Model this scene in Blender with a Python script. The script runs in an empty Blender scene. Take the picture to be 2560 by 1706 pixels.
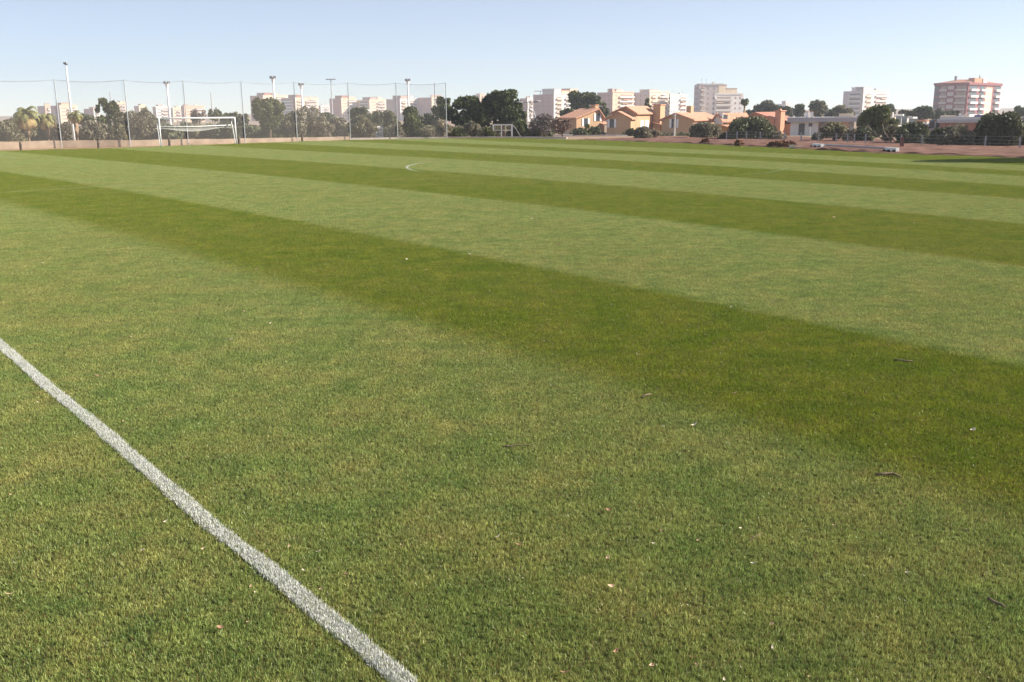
import bpy, math, random
import numpy as np
from mathutils import Matrix, Vector
R = math.radians
rng = np.random.default_rng(7)
random.seed(7)
SC = bpy.context.scene
COL = SC.collection

# ---------------------------------------------------------------- camera
PW, PH, FPX = 2560, 1706, 2400.0
PITCH, ROLL, CAMH = math.atan(575 / 2400), R(0.45), 2.84
cr, sr, cp, sp = math.cos(ROLL), math.sin(ROLL), math.cos(PITCH), math.sin(PITCH)
ROT = np.array([[1, 0, 0], [0, cp, sp], [0, -sp, cp]]) @ np.array([[cr, 0, sr], [0, 1, 0], [-sr, 0, cr]])
cam_d = bpy.data.cameras.new('camera'); cam = bpy.data.objects.new('camera', cam_d); COL.objects.link(cam)
cam_d.sensor_fit = 'HORIZONTAL'; cam_d.sensor_width = 36; cam_d.lens = FPX / PW * 36
cam_d.clip_start = 0.1; cam_d.clip_end = 9000
_r, _u, _f = ROT @ np.array([1, 0, 0]), ROT @ np.array([0, 0, 1]), ROT @ np.array([0, 1, 0])
cam.matrix_world = Matrix(((_r[0], _u[0], -_f[0], 0), (_r[1], _u[1], -_f[1], 0), (_r[2], _u[2], -_f[2], CAMH), (0, 0, 0, 1)))
SC.camera = cam

# ---------------------------------------------------------------- light
SUN_EL, SUN_AZ = R(30), R(87)              # azimuth clockwise from +Y (the way the camera looks)
W = bpy.data.worlds.new('World'); SC.world = W; W.use_nodes = True
nt = W.node_tree; bg = nt.nodes['Background']
sky = nt.nodes.new('ShaderNodeTexSky'); sky.sky_type = 'NISHITA'; sky.sun_disc = False
sky.sun_elevation = SUN_EL; sky.sun_rotation = SUN_AZ
sky.air_density = 0.6; sky.dust_density = 0.0; sky.ozone_density = 0.7; sky.altitude = 20
pale = nt.nodes.new('ShaderNodeMix'); pale.data_type = 'RGBA'; pale.inputs[0].default_value = 0.30; pale.inputs[7].default_value = (5.6, 5.8, 6.7, 1)   # thin high veil over the blue
nt.links.new(sky.outputs[0], pale.inputs[6]); nt.links.new(pale.outputs[2], bg.inputs[0]); bg.inputs[1].default_value = 0.074
sd = bpy.data.lights.new('sun', 'SUN'); sd.energy = 5.0; sd.angle = R(0.5); sd.color = (1, 0.93, 0.82)
sun = bpy.data.objects.new('sun', sd); COL.objects.link(sun)
sv = Vector((math.cos(SUN_EL) * math.sin(SUN_AZ), math.cos(SUN_EL) * math.cos(SUN_AZ), math.sin(SUN_EL)))
sun.rotation_euler = sv.to_track_quat('Z', 'Y').to_euler(); sun.location = (60, -40, 60)
SC.view_settings.view_transform = 'Standard'; SC.view_settings.look = 'None'
SC.view_settings.gamma = 1; SC.view_settings.exposure = 1.0
SC.cycles.use_denoising = True; SC.cycles.max_bounces = 6; SC.cycles.transparent_max_bounces = 24

# ---------------------------------------------------------------- helpers
def ray(px, py):
    return ROT @ np.array([(px - PW / 2) / FPX, 1, -(py - PH / 2) / FPX])
def G(px, py, z=0.0):
    d = ray(px, py); t = (z - CAMH) / d[2]; return (d[0] * t, d[1] * t)
def at(px, py, D):
    d = ray(px, py); t = D / d[1]; return (d[0] * t, D, CAMH + d[2] * t)
def sstep(a, b, v):
    t = min(1, max(0, (v - a) / (b - a))); return t * t * (3 - 2 * t)
def terrain(x, y):
    return -2.3 * sstep(106, 190, math.hypot(x, y)) - 3.0 * sstep(190, 600, math.hypot(x, y))
def ppm(D): return FPX / D             # source pixels per metre at depth D

class MB:
    def __init__(s): s.v = []; s.f = []; s.m = []; s.mi = 0
    def quad(s, *p):
        n = len(s.v); s.v += [tuple(q) for q in p]; s.f.append(tuple(range(n, n + len(p)))); s.m.append(s.mi); return s
    def box(s, x0, y0, z0, x1, y1, z1):
        n = len(s.v)
        s.v += [(x0, y0, z0), (x1, y0, z0), (x1, y1, z0), (x0, y1, z0), (x0, y0, z1), (x1, y0, z1), (x1, y1, z1), (x0, y1, z1)]
        for f in ((0, 3, 2, 1), (4, 5, 6, 7), (0, 1, 5, 4), (1, 2, 6, 5), (2, 3, 7, 6), (3, 0, 4, 7)):
            s.f.append(tuple(n + i for i in f)); s.m.append(s.mi)
        return s
    def tube(s, pts, r, seg=8, cap=True):
        pts = [Vector(p) for p in pts]; rs = r if isinstance(r, (list, tuple)) else [r] * len(pts)
        base = len(s.v)
        for i, p in enumerate(pts):
            t = (pts[min(i + 1, len(pts) - 1)] - pts[max(i - 1, 0)]).normalized()
            a = t.cross(Vector((0, 0, 1)))
            if a.length < 1e-3: a = t.cross(Vector((1, 0, 0)))
            a.normalize(); b = t.cross(a)
            for k in range(seg):
                q = 2 * math.pi * k / seg
                s.v.append(tuple(p + a * math.cos(q) * rs[i] + b * math.sin(q) * rs[i]))
        for i in range(len(pts) - 1):
            for k in range(seg):
                k2 = (k + 1) % seg
                s.f.append((base + i * seg + k, base + i * seg + k2, base + (i + 1) * seg + k2, base + (i + 1) * seg + k)); s.m.append(s.mi)
        if cap:
            s.f.append(tuple(base + k for k in range(seg))[::-1]); s.m.append(s.mi)
            s.f.append(tuple(base + (len(pts) - 1) * seg + k for k in range(seg))); s.m.append(s.mi)
        return s
    def prism(s, poly, axis_vec):
        "extrude a planar 3-D polygon by axis_vec"
        n = len(s.v); k = len(poly); a = Vector(axis_vec)
        s.v += [tuple(p) for p in poly] + [tuple(Vector(p) + a) for p in poly]
        s.f.append(tuple(range(n, n + k))[::-1]); s.m.append(s.mi)
        s.f.append(tuple(range(n + k, n + 2 * k))); s.m.append(s.mi)
        for i in range(k):
            j = (i + 1) % k
            s.f.append((n + i, n + j, n + k + j, n + k + i)); s.m.append(s.mi)
        return s
    def sphere(s, c, r, seg=10, rings=6):
        rx, ry, rz = r if isinstance(r, (tuple, list)) else (r, r, r)
        n = len(s.v)
        for i in range(rings + 1):
            th = math.pi * i / rings
            for k in range(seg):
                q = 2 * math.pi * k / seg
                s.v.append((c[0] + rx * math.sin(th) * math.cos(q), c[1] + ry * math.sin(th) * math.sin(q), c[2] + rz * math.cos(th)))
        for i in range(rings):
            for k in range(seg):
                k2 = (k + 1) % seg
                s.f.append((n + i * seg + k, n + (i + 1) * seg + k, n + (i + 1) * seg + k2, n + i * seg + k2)); s.m.append(s.mi)
        return s
    def mesh(s, name, mats):
        me = bpy.data.meshes.new(name); me.from_pydata(s.v, [], s.f)
        for m in (mats if isinstance(mats, (list, tuple)) else [mats]): me.materials.append(m)
        if any(s.m): me.polygons.foreach_set('material_index', s.m)
        me.update(); return me
    def build(s, name, mats, parent=None, smooth=False):
        me = s.mesh(name, mats)
        if smooth: me.polygons.foreach_set('use_smooth', [True] * len(me.polygons))
        return link(name, me, parent)
def link(name, me, parent=None):
    o = bpy.data.objects.new(name, me); COL.objects.link(o)
    if parent is not None: o.parent = parent
    return o
def tag(o, label, cat, group=None, kind=None):
    o['label'] = label; o['category'] = cat
    if group: o['group'] = group
    if kind: o['kind'] = kind
    return o
def struct(o):
    o['kind'] = 'structure'; return o
def thing(name, label, cat, loc, rz=0.0, group=None):
    o = bpy.data.objects.new(name, None); COL.objects.link(o)
    o.location = loc; o.rotation_euler = (0, 0, rz); o.empty_display_size = 0.3
    return tag(o, label, cat, group)
def np_mesh(name, V, F, mat, attrs=None, nper=None):
    "V (n,3), F (m,k) constant k"
    me = bpy.data.meshes.new(name); V = np.asarray(V, np.float32); F = np.asarray(F, np.int32)
    k = F.shape[1]
    me.vertices.add(len(V)); me.vertices.foreach_set('co', V.ravel())
    me.loops.add(F.size); me.loops.foreach_set('vertex_index', F.ravel())
    me.polygons.add(len(F)); me.polygons.foreach_set('loop_start', np.arange(0, F.size, k, dtype=np.int32))
    try: me.polygons.foreach_set('loop_total', np.full(len(F), k, np.int32))
    except Exception: pass
    for n, (dom, typ, arr) in (attrs or {}).items():
        a = me.attributes.new(n, typ, dom); a.data.foreach_set('value', arr)
    for m in (mat if isinstance(mat, (list, tuple)) else [mat]): me.materials.append(m)
    me.update(calc_edges=True); me.validate(); return me

# ---------------------------------------------------------------- materials
def mat(name, col, rough=0.8, var=0.12, scale=3.0, spec=0.3, metal=0.0, bump=0.0, col2=None, detail=6):
    m = bpy.data.materials.new(name); m.use_nodes = True; t = m.node_tree; b = t.nodes['Principled BSDF']
    b.inputs['Roughness'].default_value = rough; b.inputs['Specular IOR Level'].default_value = spec; b.inputs['Metallic'].default_value = metal
    tc = t.nodes.new('ShaderNodeTexCoord'); nz = t.nodes.new('ShaderNodeTexNoise')
    nz.inputs['Scale'].default_value = scale; nz.inputs['Detail'].default_value = detail
    t.links.new(tc.outputs['Object'], nz.inputs['Vector'])
    rp = t.nodes.new('ShaderNodeValToRGB'); rp.color_ramp.elements[0].position = 0.3; rp.color_ramp.elements[1].position = 0.7
    c2 = col2 or tuple(min(1, c * (1 + var)) for c in col); c1 = tuple(c * (1 - var) for c in col) if col2 is None else col
    rp.color_ramp.elements[0].color = (*c1, 1); rp.color_ramp.elements[1].color = (*c2, 1)
    t.links.new(nz.outputs['Fac'], rp.inputs[0]); t.links.new(rp.outputs[0], b.inputs['Base Color'])
    if bump:
        bp = t.nodes.new('ShaderNodeBump'); bp.inputs['Strength'].default_value = bump; bp.inputs['Distance'].default_value = 0.05
        t.links.new(nz.outputs['Fac'], bp.inputs['Height']); t.links.new(bp.outputs[0], b.inputs['Normal'])
    return m
def tone_mat(name, stops, rough=0.6, spec=0.25, transl=0.25):
    "leaf material: colour from the per-leaf 'tone' attribute"
    m = bpy.data.materials.new(name); m.use_nodes = True; t = m.node_tree; b = t.nodes['Principled BSDF']; out = t.nodes['Material Output']
    a = t.nodes.new('ShaderNodeAttribute'); a.attribute_name = 'tone'
    rp = t.nodes.new('ShaderNodeValToRGB'); e = rp.color_ramp.elements
    e[0].position, e[1].position = stops[0][0], stops[-1][0]
    e[0].color, e[1].color = (*stops[0][1], 1), (*stops[-1][1], 1)
    for p, c in stops[1:-1]: e.new(p).color = (*c, 1)
    t.links.new(a.outputs['Fac'], rp.inputs[0]); t.links.new(rp.outputs[0], b.inputs['Base Color'])
    b.inputs['Roughness'].default_value = rough; b.inputs['Specular IOR Level'].default_value = spec
    tr = t.nodes.new('ShaderNodeBsdfTranslucent'); t.links.new(rp.outputs[0], tr.inputs['Color'])
    mx = t.nodes.new('ShaderNodeMixShader'); mx.inputs[0].default_value = transl
    t.links.new(b.outputs[0], mx.inputs[1]); t.links.new(tr.outputs[0], mx.inputs[2]); t.links.new(mx.outputs[0], out.inputs['Surface'])
    return m

M = {}
M['white_paint'] = mat('white_paint', (0.78, 0.78, 0.76), 0.45, 0.04)
M['white_wall'] = mat('white_wall', (0.75, 0.71, 0.66), 0.9, 0.06, 0.4)
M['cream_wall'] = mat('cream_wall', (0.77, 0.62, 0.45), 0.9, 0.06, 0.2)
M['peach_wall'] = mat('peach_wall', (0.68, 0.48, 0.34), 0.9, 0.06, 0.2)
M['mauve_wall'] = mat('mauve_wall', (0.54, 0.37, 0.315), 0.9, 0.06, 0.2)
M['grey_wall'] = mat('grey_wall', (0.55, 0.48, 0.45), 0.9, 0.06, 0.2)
M['brick'] = mat('brick', (0.42, 0.20, 0.15), 0.9, 0.10, 0.4)
M['red_brick'] = mat('red_brick', (0.27, 0.10, 0.105), 0.9, 0.10, 0.4)
M['ochre_wall'] = mat('ochre_wall', (0.50, 0.325, 0.19), 0.9, 0.08, 0.5)
M['yellow_wall'] = mat('yellow_wall', (0.60, 0.39, 0.15), 0.9, 0.06, 0.5)
M['salmon_wall'] = mat('salmon_wall', (0.52, 0.26, 0.16), 0.9, 0.08, 0.5)
M['tile'] = mat('roof_tile', (0.53, 0.28, 0.18), 0.9, 0.25, 2.5, bump=0.6)
M['tile_red'] = mat('roof_tile_red', (0.42, 0.19, 0.13), 0.9, 0.25, 2.5, bump=0.6)
M['roof_grey'] = mat('roof_grey', (0.36, 0.35, 0.37), 0.8, 0.08, 0.6)
M['glass'] = mat('window_glass', (0.06, 0.07, 0.08), 0.12, 0.2, 1.0, spec=0.6)
M['shade'] = mat('window_blind', (0.40, 0.29, 0.24), 0.7, 0.2, 1.0)
M['rail'] = mat('balcony_rail', (0.66, 0.62, 0.58), 0.7, 0.06)
M['shutter'] = mat('shutter', (0.78, 0.77, 0.75), 0.6, 0.05)
M['steel'] = mat('galvanised_steel', (0.46, 0.48, 0.48), 0.5, 0.12, 2.0, metal=0.3)
M['dark_steel'] = mat('dark_steel', (0.12, 0.12, 0.12), 0.5, 0.15)
M['lamp_grey'] = mat('lamp_grey', (0.34, 0.34, 0.36), 0.5, 0.15)
M['concrete'] = mat('concrete', (0.42, 0.40, 0.37), 0.9, 0.12, 1.5)
M['tan_wall'] = mat('tan_wall', (0.40, 0.295, 0.21), 0.95, 0.22, 0.9, bump=0.3)
M['kerb'] = mat('pale_kerb', (0.46, 0.40, 0.34), 0.9, 0.15, 1.0)
M['dark_brown'] = mat('dark_brown', (0.14, 0.11, 0.085), 0.9, 0.3, 4.0)
M['bark'] = mat('bark', (0.15, 0.11, 0.08), 0.95, 0.3, 5.0, bump=0.4)
M['pale_bark'] = mat('pale_bark', (0.28, 0.22, 0.165), 0.95, 0.25, 5.0, bump=0.4)
M['palm_bark'] = mat('palm_bark', (0.34, 0.23, 0.15), 0.95, 0.3, 6.0, bump=0.5)
M['rubber'] = mat('rubber', (0.025, 0.025, 0.025), 0.7, 0.2)
M['twig'] = mat('twig_bark', (0.17, 0.12, 0.08), 0.9, 0.35, 40)
M['blue'] = mat('blue_tarp', (0.05, 0.06, 0.22), 0.6, 0.2)
M['green_sign'] = mat('green_sign', (0.45, 0.62, 0.48), 0.5, 0.1)
M['rust'] = mat('rusty_red', (0.22, 0.11, 0.09), 0.8, 0.2)
M['car_white'] = mat('car_paint_white', (0.75, 0.75, 0.74), 0.25, 0.03, spec=0.6)
M['car_dark'] = mat('car_paint_dark', (0.03, 0.032, 0.04), 0.25, 0.1, spec=0.6)
M['soil'] = mat('dry_soil', (0.26, 0.165, 0.11), 1.0, 0.2, 0.25, spec=0.1, bump=0.4, col2=(0.33, 0.24, 0.155))
M['red_soil'] = mat('red_soil', (0.105, 0.052, 0.038), 1.0, 0.3, 0.9, spec=0.1, bump=0.8, col2=(0.235, 0.13, 0.095))
M['brush'] = mat('dry_brush', (0.12, 0.055, 0.03), 1.0, 0.3, 3.0, spec=0.1, col2=(0.24, 0.12, 0.06))
M['leaf_peach'] = mat('dry_leaf_peach', (0.56, 0.38, 0.24), 0.7, 0.2, 60)
M['leaf_red'] = mat('dry_leaf_red', (0.34, 0.19, 0.115), 0.7, 0.25, 60)
M['leaf_pale'] = mat('dry_leaf_pale', (0.62, 0.53, 0.38), 0.7, 0.15, 60)
M['leaf_dark'] = mat('dry_leaf_dark', (0.06, 0.045, 0.03), 0.8, 0.3, 60)
F = {
 'olive': tone_mat('olive_foliage', [(0, (0.10, 0.095, 0.055)), (0.5, (0.215, 0.195, 0.11)), (1, (0.34, 0.31, 0.18))]),
 'greyolive': tone_mat('grey_olive_foliage', [(0, (0.11, 0.10, 0.066)), (0.5, (0.235, 0.21, 0.14)), (1, (0.36, 0.325, 0.22))]),
 'beige': tone_mat('dry_feathery_foliage', [(0, (0.14, 0.12, 0.08)), (0.5, (0.27, 0.23, 0.155)), (1, (0.40, 0.34, 0.23))]),
 'pine': tone_mat('pine_foliage', [(0, (0.024, 0.033, 0.012)), (0.5, (0.070, 0.088, 0.028)), (1, (0.20, 0.215, 0.06))], transl=0.15),
 'dark': tone_mat('dark_foliage', [(0, (0.045, 0.052, 0.028)), (0.5, (0.115, 0.122, 0.062)), (1, (0.25, 0.25, 0.125))], transl=0.15),
 'green': tone_mat('green_foliage', [(0, (0.045, 0.055, 0.018)), (0.5, (0.105, 0.12, 0.038)), (1, (0.20, 0.205, 0.065))]),
 'palm': tone_mat('palm_foliage', [(0, (0.15, 0.165, 0.06)), (0.5, (0.28, 0.27, 0.10)), (1, (0.52, 0.34, 0.16))]),
 'bare': tone_mat('bare_twigs', [(0, (0.13, 0.10, 0.085)), (0.5, (0.20, 0.165, 0.14)), (1, (0.30, 0.25, 0.22))], transl=0.0),
 'barered': tone_mat('bare_red_twigs', [(0, (0.12, 0.075, 0.055)), (0.5, (0.19, 0.125, 0.095)), (1, (0.27, 0.19, 0.15))], transl=0.0),
}

# ---- turf: mowing stripes follow world position (a slightly fanned family of nearly parallel bands)
TH = R(130)
NX, NY, UX, UY = math.sin(TH), -math.cos(TH), math.cos(TH), math.sin(TH)
GC = (-0.19926624, -0.08162371, 0.18227722, 0.28942698, 0.05464960)
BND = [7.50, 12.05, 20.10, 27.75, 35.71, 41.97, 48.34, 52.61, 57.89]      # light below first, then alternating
LIGHT = {'near': (0.118, 0.140, 0.046), 'far': (0.200, 0.205, 0.075)}
def turf_group():
    g = bpy.data.node_groups.new('turf_colour', 'ShaderNodeTree')
    g.interface.new_socket('Color', in_out='OUTPUT', socket_type='NodeSocketColor')
    g.interface.new_socket('Straw', in_out='OUTPUT', socket_type='NodeSocketFloat')
    N, L = g.nodes, g.links
    go = N.new('NodeGroupOutput')
    geo = N.new('ShaderNodeNewGeometry'); sx = N.new('ShaderNodeSeparateXYZ'); L.new(geo.outputs['Position'], sx.inputs[0])
    def m(op, a, b=None):
        n = N.new('ShaderNodeMath'); n.operation = op
        for i, v in enumerate((a, b)):
            if v is None: continue
            if isinstance(v, (int, float)): n.inputs[i].default_value = v
            else: L.new(v, n.inputs[i])
        return n.outputs[0]
    X, Y = sx.outputs[0], sx.outputs[1]
    a = m('ADD', m('MULTIPLY', X, NX), m('MULTIPLY', Y, NY))
    b = m('ADD', m('MULTIPLY', X, UX), m('MULTIPLY', Y, UY))
    t = m('SUBTRACT', m('DIVIDE', m('MINIMUM', b, 86.0), 60.0), 1.0); t2 = m('MULTIPLY', t, t); t3 = m('MULTIPLY', t2, t)
    lin = m('ADD', m('ADD', m('MULTIPLY', t, GC[0]), m('MULTIPLY', t2, GC[1])), m('MULTIPLY', t3, GC[2]))
    cp_ = m('MULTIPLY', m('ADD', m('MULTIPLY', t, GC[3]), m('MULTIPLY', t2, GC[4])), m('DIVIDE', a, 50.0))
    c = m('DIVIDE', a, m('ADD', m('ADD', lin, cp_), 1.0))
    def noise(scale, detail, rough=0.55):
        n = N.new('ShaderNodeTexNoise'); n.inputs['Scale'].default_value = scale; n.inputs['Detail'].default_value = detail
        n.inputs['Roughness'].default_value = rough; L.new(geo.outputs['Position'], n.inputs['Vector']); return n.outputs['Fac']
    n_edge, n_mid, n_big, n_fine = noise(2.2, 4), noise(1.1, 5, 0.6), noise(0.16, 3), noise(7.0, 3)
    c = m('ADD', c, m('MULTIPLY', m('SUBTRACT', n_edge, 0.5), 0.34))
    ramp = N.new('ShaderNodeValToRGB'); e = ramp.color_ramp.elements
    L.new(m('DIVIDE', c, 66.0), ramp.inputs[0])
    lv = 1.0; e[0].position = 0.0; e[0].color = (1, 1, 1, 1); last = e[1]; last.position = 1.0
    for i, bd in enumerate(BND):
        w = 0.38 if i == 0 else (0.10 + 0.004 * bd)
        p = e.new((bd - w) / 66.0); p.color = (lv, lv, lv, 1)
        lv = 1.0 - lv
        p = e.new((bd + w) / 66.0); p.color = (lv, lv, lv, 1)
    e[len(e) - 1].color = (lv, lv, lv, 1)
    def mix(f, A, B_):
        n = N.new('ShaderNodeMix'); n.data_type = 'RGBA'
        for s, v in ((n.inputs[0], f), (n.inputs[6], A), (n.inputs[7], B_)):
            if isinstance(v, tuple): s.default_value = (*v, 1)
            elif isinstance(v, (int, float)): s.default_value = v
            else: L.new(v, s)
        return n.outputs[2]
    def remap(v, a0, a1):
        n = N.new('ShaderNodeMapRange'); n.inputs[1].default_value = a0; n.inputs[2].default_value = a1; L.new(v, n.inputs[0]); return n.outputs[0]
    # painted sheen: pale and dark band colours imitate how leaning blades catch light
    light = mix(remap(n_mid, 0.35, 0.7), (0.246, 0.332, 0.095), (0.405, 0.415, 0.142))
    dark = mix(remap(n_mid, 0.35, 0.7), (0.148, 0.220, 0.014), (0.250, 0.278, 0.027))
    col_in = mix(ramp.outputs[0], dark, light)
    patch = noise(3.6, 6, 0.65)
    pm = N.new('ShaderNodeMix'); pm.data_type = 'RGBA'; pm.blend_type = 'MULTIPLY'; pm.inputs[0].default_value = 1
    pr = N.new('ShaderNodeValToRGB'); pe = pr.color_ramp.elements; pe[0].position = .34; pe[0].color = (.66, .74, .70, 1); pe[1].position = .66; pe[1].color = (1.16, 1.10, 1.02, 1)
    L.new(patch, pr.inputs[0]); L.new(col_in, pm.inputs[6]); L.new(pr.outputs[0], pm.inputs[7]); col = pm.outputs[2]
    col = mix(m('MULTIPLY', remap(n_big, 0.42, 0.72), 0.30), col, (0.29, 0.27, 0.07))
    L.new(col, go.inputs[0]); L.new(m('MULTIPLY', remap(n_fine, 0.45, 0.75), remap(n_mid, 0.40, 0.65)), go.inputs[1])
    return g
TG = turf_group()
def blade_mat():
    m = bpy.data.materials.new('grass_blade'); m.use_nodes = True; t = m.node_tree; N, L = t.nodes, t.links; b = N['Principled BSDF']; out = N['Material Output']
    g = N.new('ShaderNodeGroup'); g.node_tree = TG
    a = N.new('ShaderNodeAttribute'); a.attribute_name = 'tone'
    br = N.new('ShaderNodeValToRGB'); e = br.color_ramp.elements
    e[0].position, e[1].position = 0.0, 0.9; e[0].color = (0.36, 0.44, 0.34, 1); e[1].color = (2.0, 2.0, 2.4, 1); e.new(0.55).color = (1.08, 1.06, 1.0, 1)  # random blade tone; its pale bluish top end paints in glints
    L.new(a.outputs['Fac'], br.inputs[0])
    mu = N.new('ShaderNodeMix'); mu.data_type = 'RGBA'; mu.blend_type = 'MULTIPLY'; mu.inputs[0].default_value = 1
    L.new(g.outputs[0], mu.inputs[6]); L.new(br.outputs[0], mu.inputs[7])
    # straw-coloured dead blades, more of them in worn patches
    st = N.new('ShaderNodeAttribute'); st.attribute_name = 'dead'
    th = N.new('ShaderNodeMath'); th.operation = 'MULTIPLY_ADD'; th.inputs[1].default_value = 0.35; th.inputs[2].default_value = 0.10; L.new(g.outputs[1], th.inputs[0])
    lt = N.new('ShaderNodeMath'); lt.operation = 'LESS_THAN'; L.new(st.outputs['Fac'], lt.inputs[0]); L.new(th.outputs[0], lt.inputs[1])
    mx = N.new('ShaderNodeMix'); mx.data_type = 'RGBA'; L.new(lt.outputs[0], mx.inputs[0]); L.new(mu.outputs[2], mx.inputs[6]); mx.inputs[7].default_value = (0.30, 0.22, 0.085, 1)
    L.new(mx.outputs[2], b.inputs['Base Color']); b.inputs['Roughness'].default_value = 0.36; b.inputs['Specular IOR Level'].default_value = 0.40
    tr = N.new('ShaderNodeBsdfTranslucent'); L.new(mx.outputs[2], tr.inputs['Color'])
    ms = N.new('ShaderNodeMixShader'); ms.inputs[0].default_value = 0.30
    L.new(b.outputs[0], ms.inputs[1]); L.new(tr.outputs[0], ms.inputs[2]); L.new(ms.outputs[0], out.inputs['Surface'])
    return m
def turf_mat():
    m = bpy.data.materials.new('turf_soil'); m.use_nodes = True; t = m.node_tree; N, L = t.nodes, t.links; b = N['Principled BSDF']
    g = N.new('ShaderNodeGroup'); g.node_tree = TG
    mx = N.new('ShaderNodeMix'); mx.data_type = 'RGBA'; mx.inputs[0].default_value = 0.8; mx.inputs[7].default_value = (0.030, 0.026, 0.012, 1)
    L.new(g.outputs[0], mx.inputs[6]); L.new(mx.outputs[2], b.inputs['Base Color']); b.inputs['Roughness'].default_value = 1; b.inputs['Specular IOR Level'].default_value = 0.1
    return m
M['blade'] = blade_mat(); M['turf'] = turf_mat()
def painted_mat(name, c0, c1):
    return tone_mat(name, [(0, c0), (1, c1)], 0.7, 0.2, 0.1)
M['line_white'] = painted_mat('line_paint', (0.48, 0.49, 0.44), (0.80, 0.80, 0.75))
M['line_faint'] = painted_mat('worn_line_paint', (0.34, 0.37, 0.22), (0.60, 0.62, 0.48))
# ---------------------------------------------------------------- ground, pitch, soil
def ground():
    rs = [0, 30, 60, 90, 104, 115, 125, 135, 145, 155, 165, 175, 190, 230, 300, 400, 600, 1000, 2000, 4000, 8000]
    V = [(0, 0, -0.06)]; Fc = []; n = 72
    for r in rs[1:]:
        for k in range(n):
            q = 2 * math.pi * k / n; x, y = r * math.cos(q), r * math.sin(q); V.append((x, y, terrain(x, y) - 0.06))
    for k in range(n): Fc.append((0, 1 + k, 1 + (k + 1) % n))
    for i in range(len(rs) - 2):
        for k in range(n):
            a, b = 1 + i * n + k, 1 + i * n + (k + 1) % n; Fc.append((a, a + n, b + n, b))
    me = bpy.data.meshes.new('ground'); me.from_pydata(V, [], Fc); me.materials.append(M['soil']); me.update()
    return struct(link('ground', me))
ground()
LEFT_EDGE = [G(*p) for p in [(0, 378), (160, 374), (320, 370), (474, 364), (620, 359), (758, 354)]] + [(-17, 102.5), (-11.8, 105), (-6.5, 106)]
FAR_EDGE = [G(*p) for p in [(1280, 345.5), (1440, 350), (1560, 353.5), (1720, 359.5), (1920, 368.5), (2192, 383.5), (2400, 390), (2560, 396)]]
PITCH_POLY = [(48, -12), (-64, -12), (-60, 62)] + LEFT_EDGE + FAR_EDGE + [(38, 42), (48, 27)]
def poly_obj(name, poly, z, m):
    me = bpy.data.meshes.new(name); me.from_pydata([(x, y, z) for x, y in poly], [], [tuple(range(len(poly)))]); me.materials.append(m); me.update()
    return link(name, me)
pitch = struct(poly_obj('pitch', PITCH_POLY[::-1], -0.004, M['turf']))
if pitch.data.polygons[0].normal.z < 0: pitch.data.flip_normals()

def inside(P, poly):
    x, y = P[:, 0], P[:, 1]; r = np.zeros(len(P), bool); n = len(poly)
    for i in range(n):
        x0, y0 = poly[i]; x1, y1 = poly[(i + 1) % n]
        c = ((y0 > y) != (y1 > y)) & (x < (x1 - x0) * (y - y0) / (y1 - y0 + 1e-12) + x0); r ^= c
    return r
# grass: one tile of blades, set out over the pitch by geometry nodes
def blades(xy, length, width, lean, dirs=None):
    n = len(xy); az = rng.uniform(0, 2 * np.pi, n); la = rng.uniform(0, 2 * np.pi, n) if dirs is None else dirs
    L_ = length * rng.uniform(0.55, 1.15, n); le = np.abs(rng.normal(0, lean, n)).clip(0, 1.35); w = width * rng.uniform(0.6, 1.3, n)
    tip = np.stack([xy[:, 0] + np.cos(la) * np.sin(le) * L_, xy[:, 1] + np.sin(la) * np.sin(le) * L_, np.cos(le) * L_], 1)
    s = np.stack([np.cos(az) * w / 2, np.sin(az) * w / 2, np.zeros(n)], 1)
    b0 = np.concatenate([xy, np.full((n, 1), -0.004)], 1)
    mid = (b0 * 0.5 + tip * 0.5); mid[:, 2] += 0.12 * L_
    V = np.stack([b0 - s, b0 + s, mid + s * 0.8, tip, mid - s * 0.8], 1).reshape(-1, 3)
    Fq = np.arange(n)[:, None] * 5 + np.array([[0, 1, 2, 3, 4]])
    return V, Fq
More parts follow.
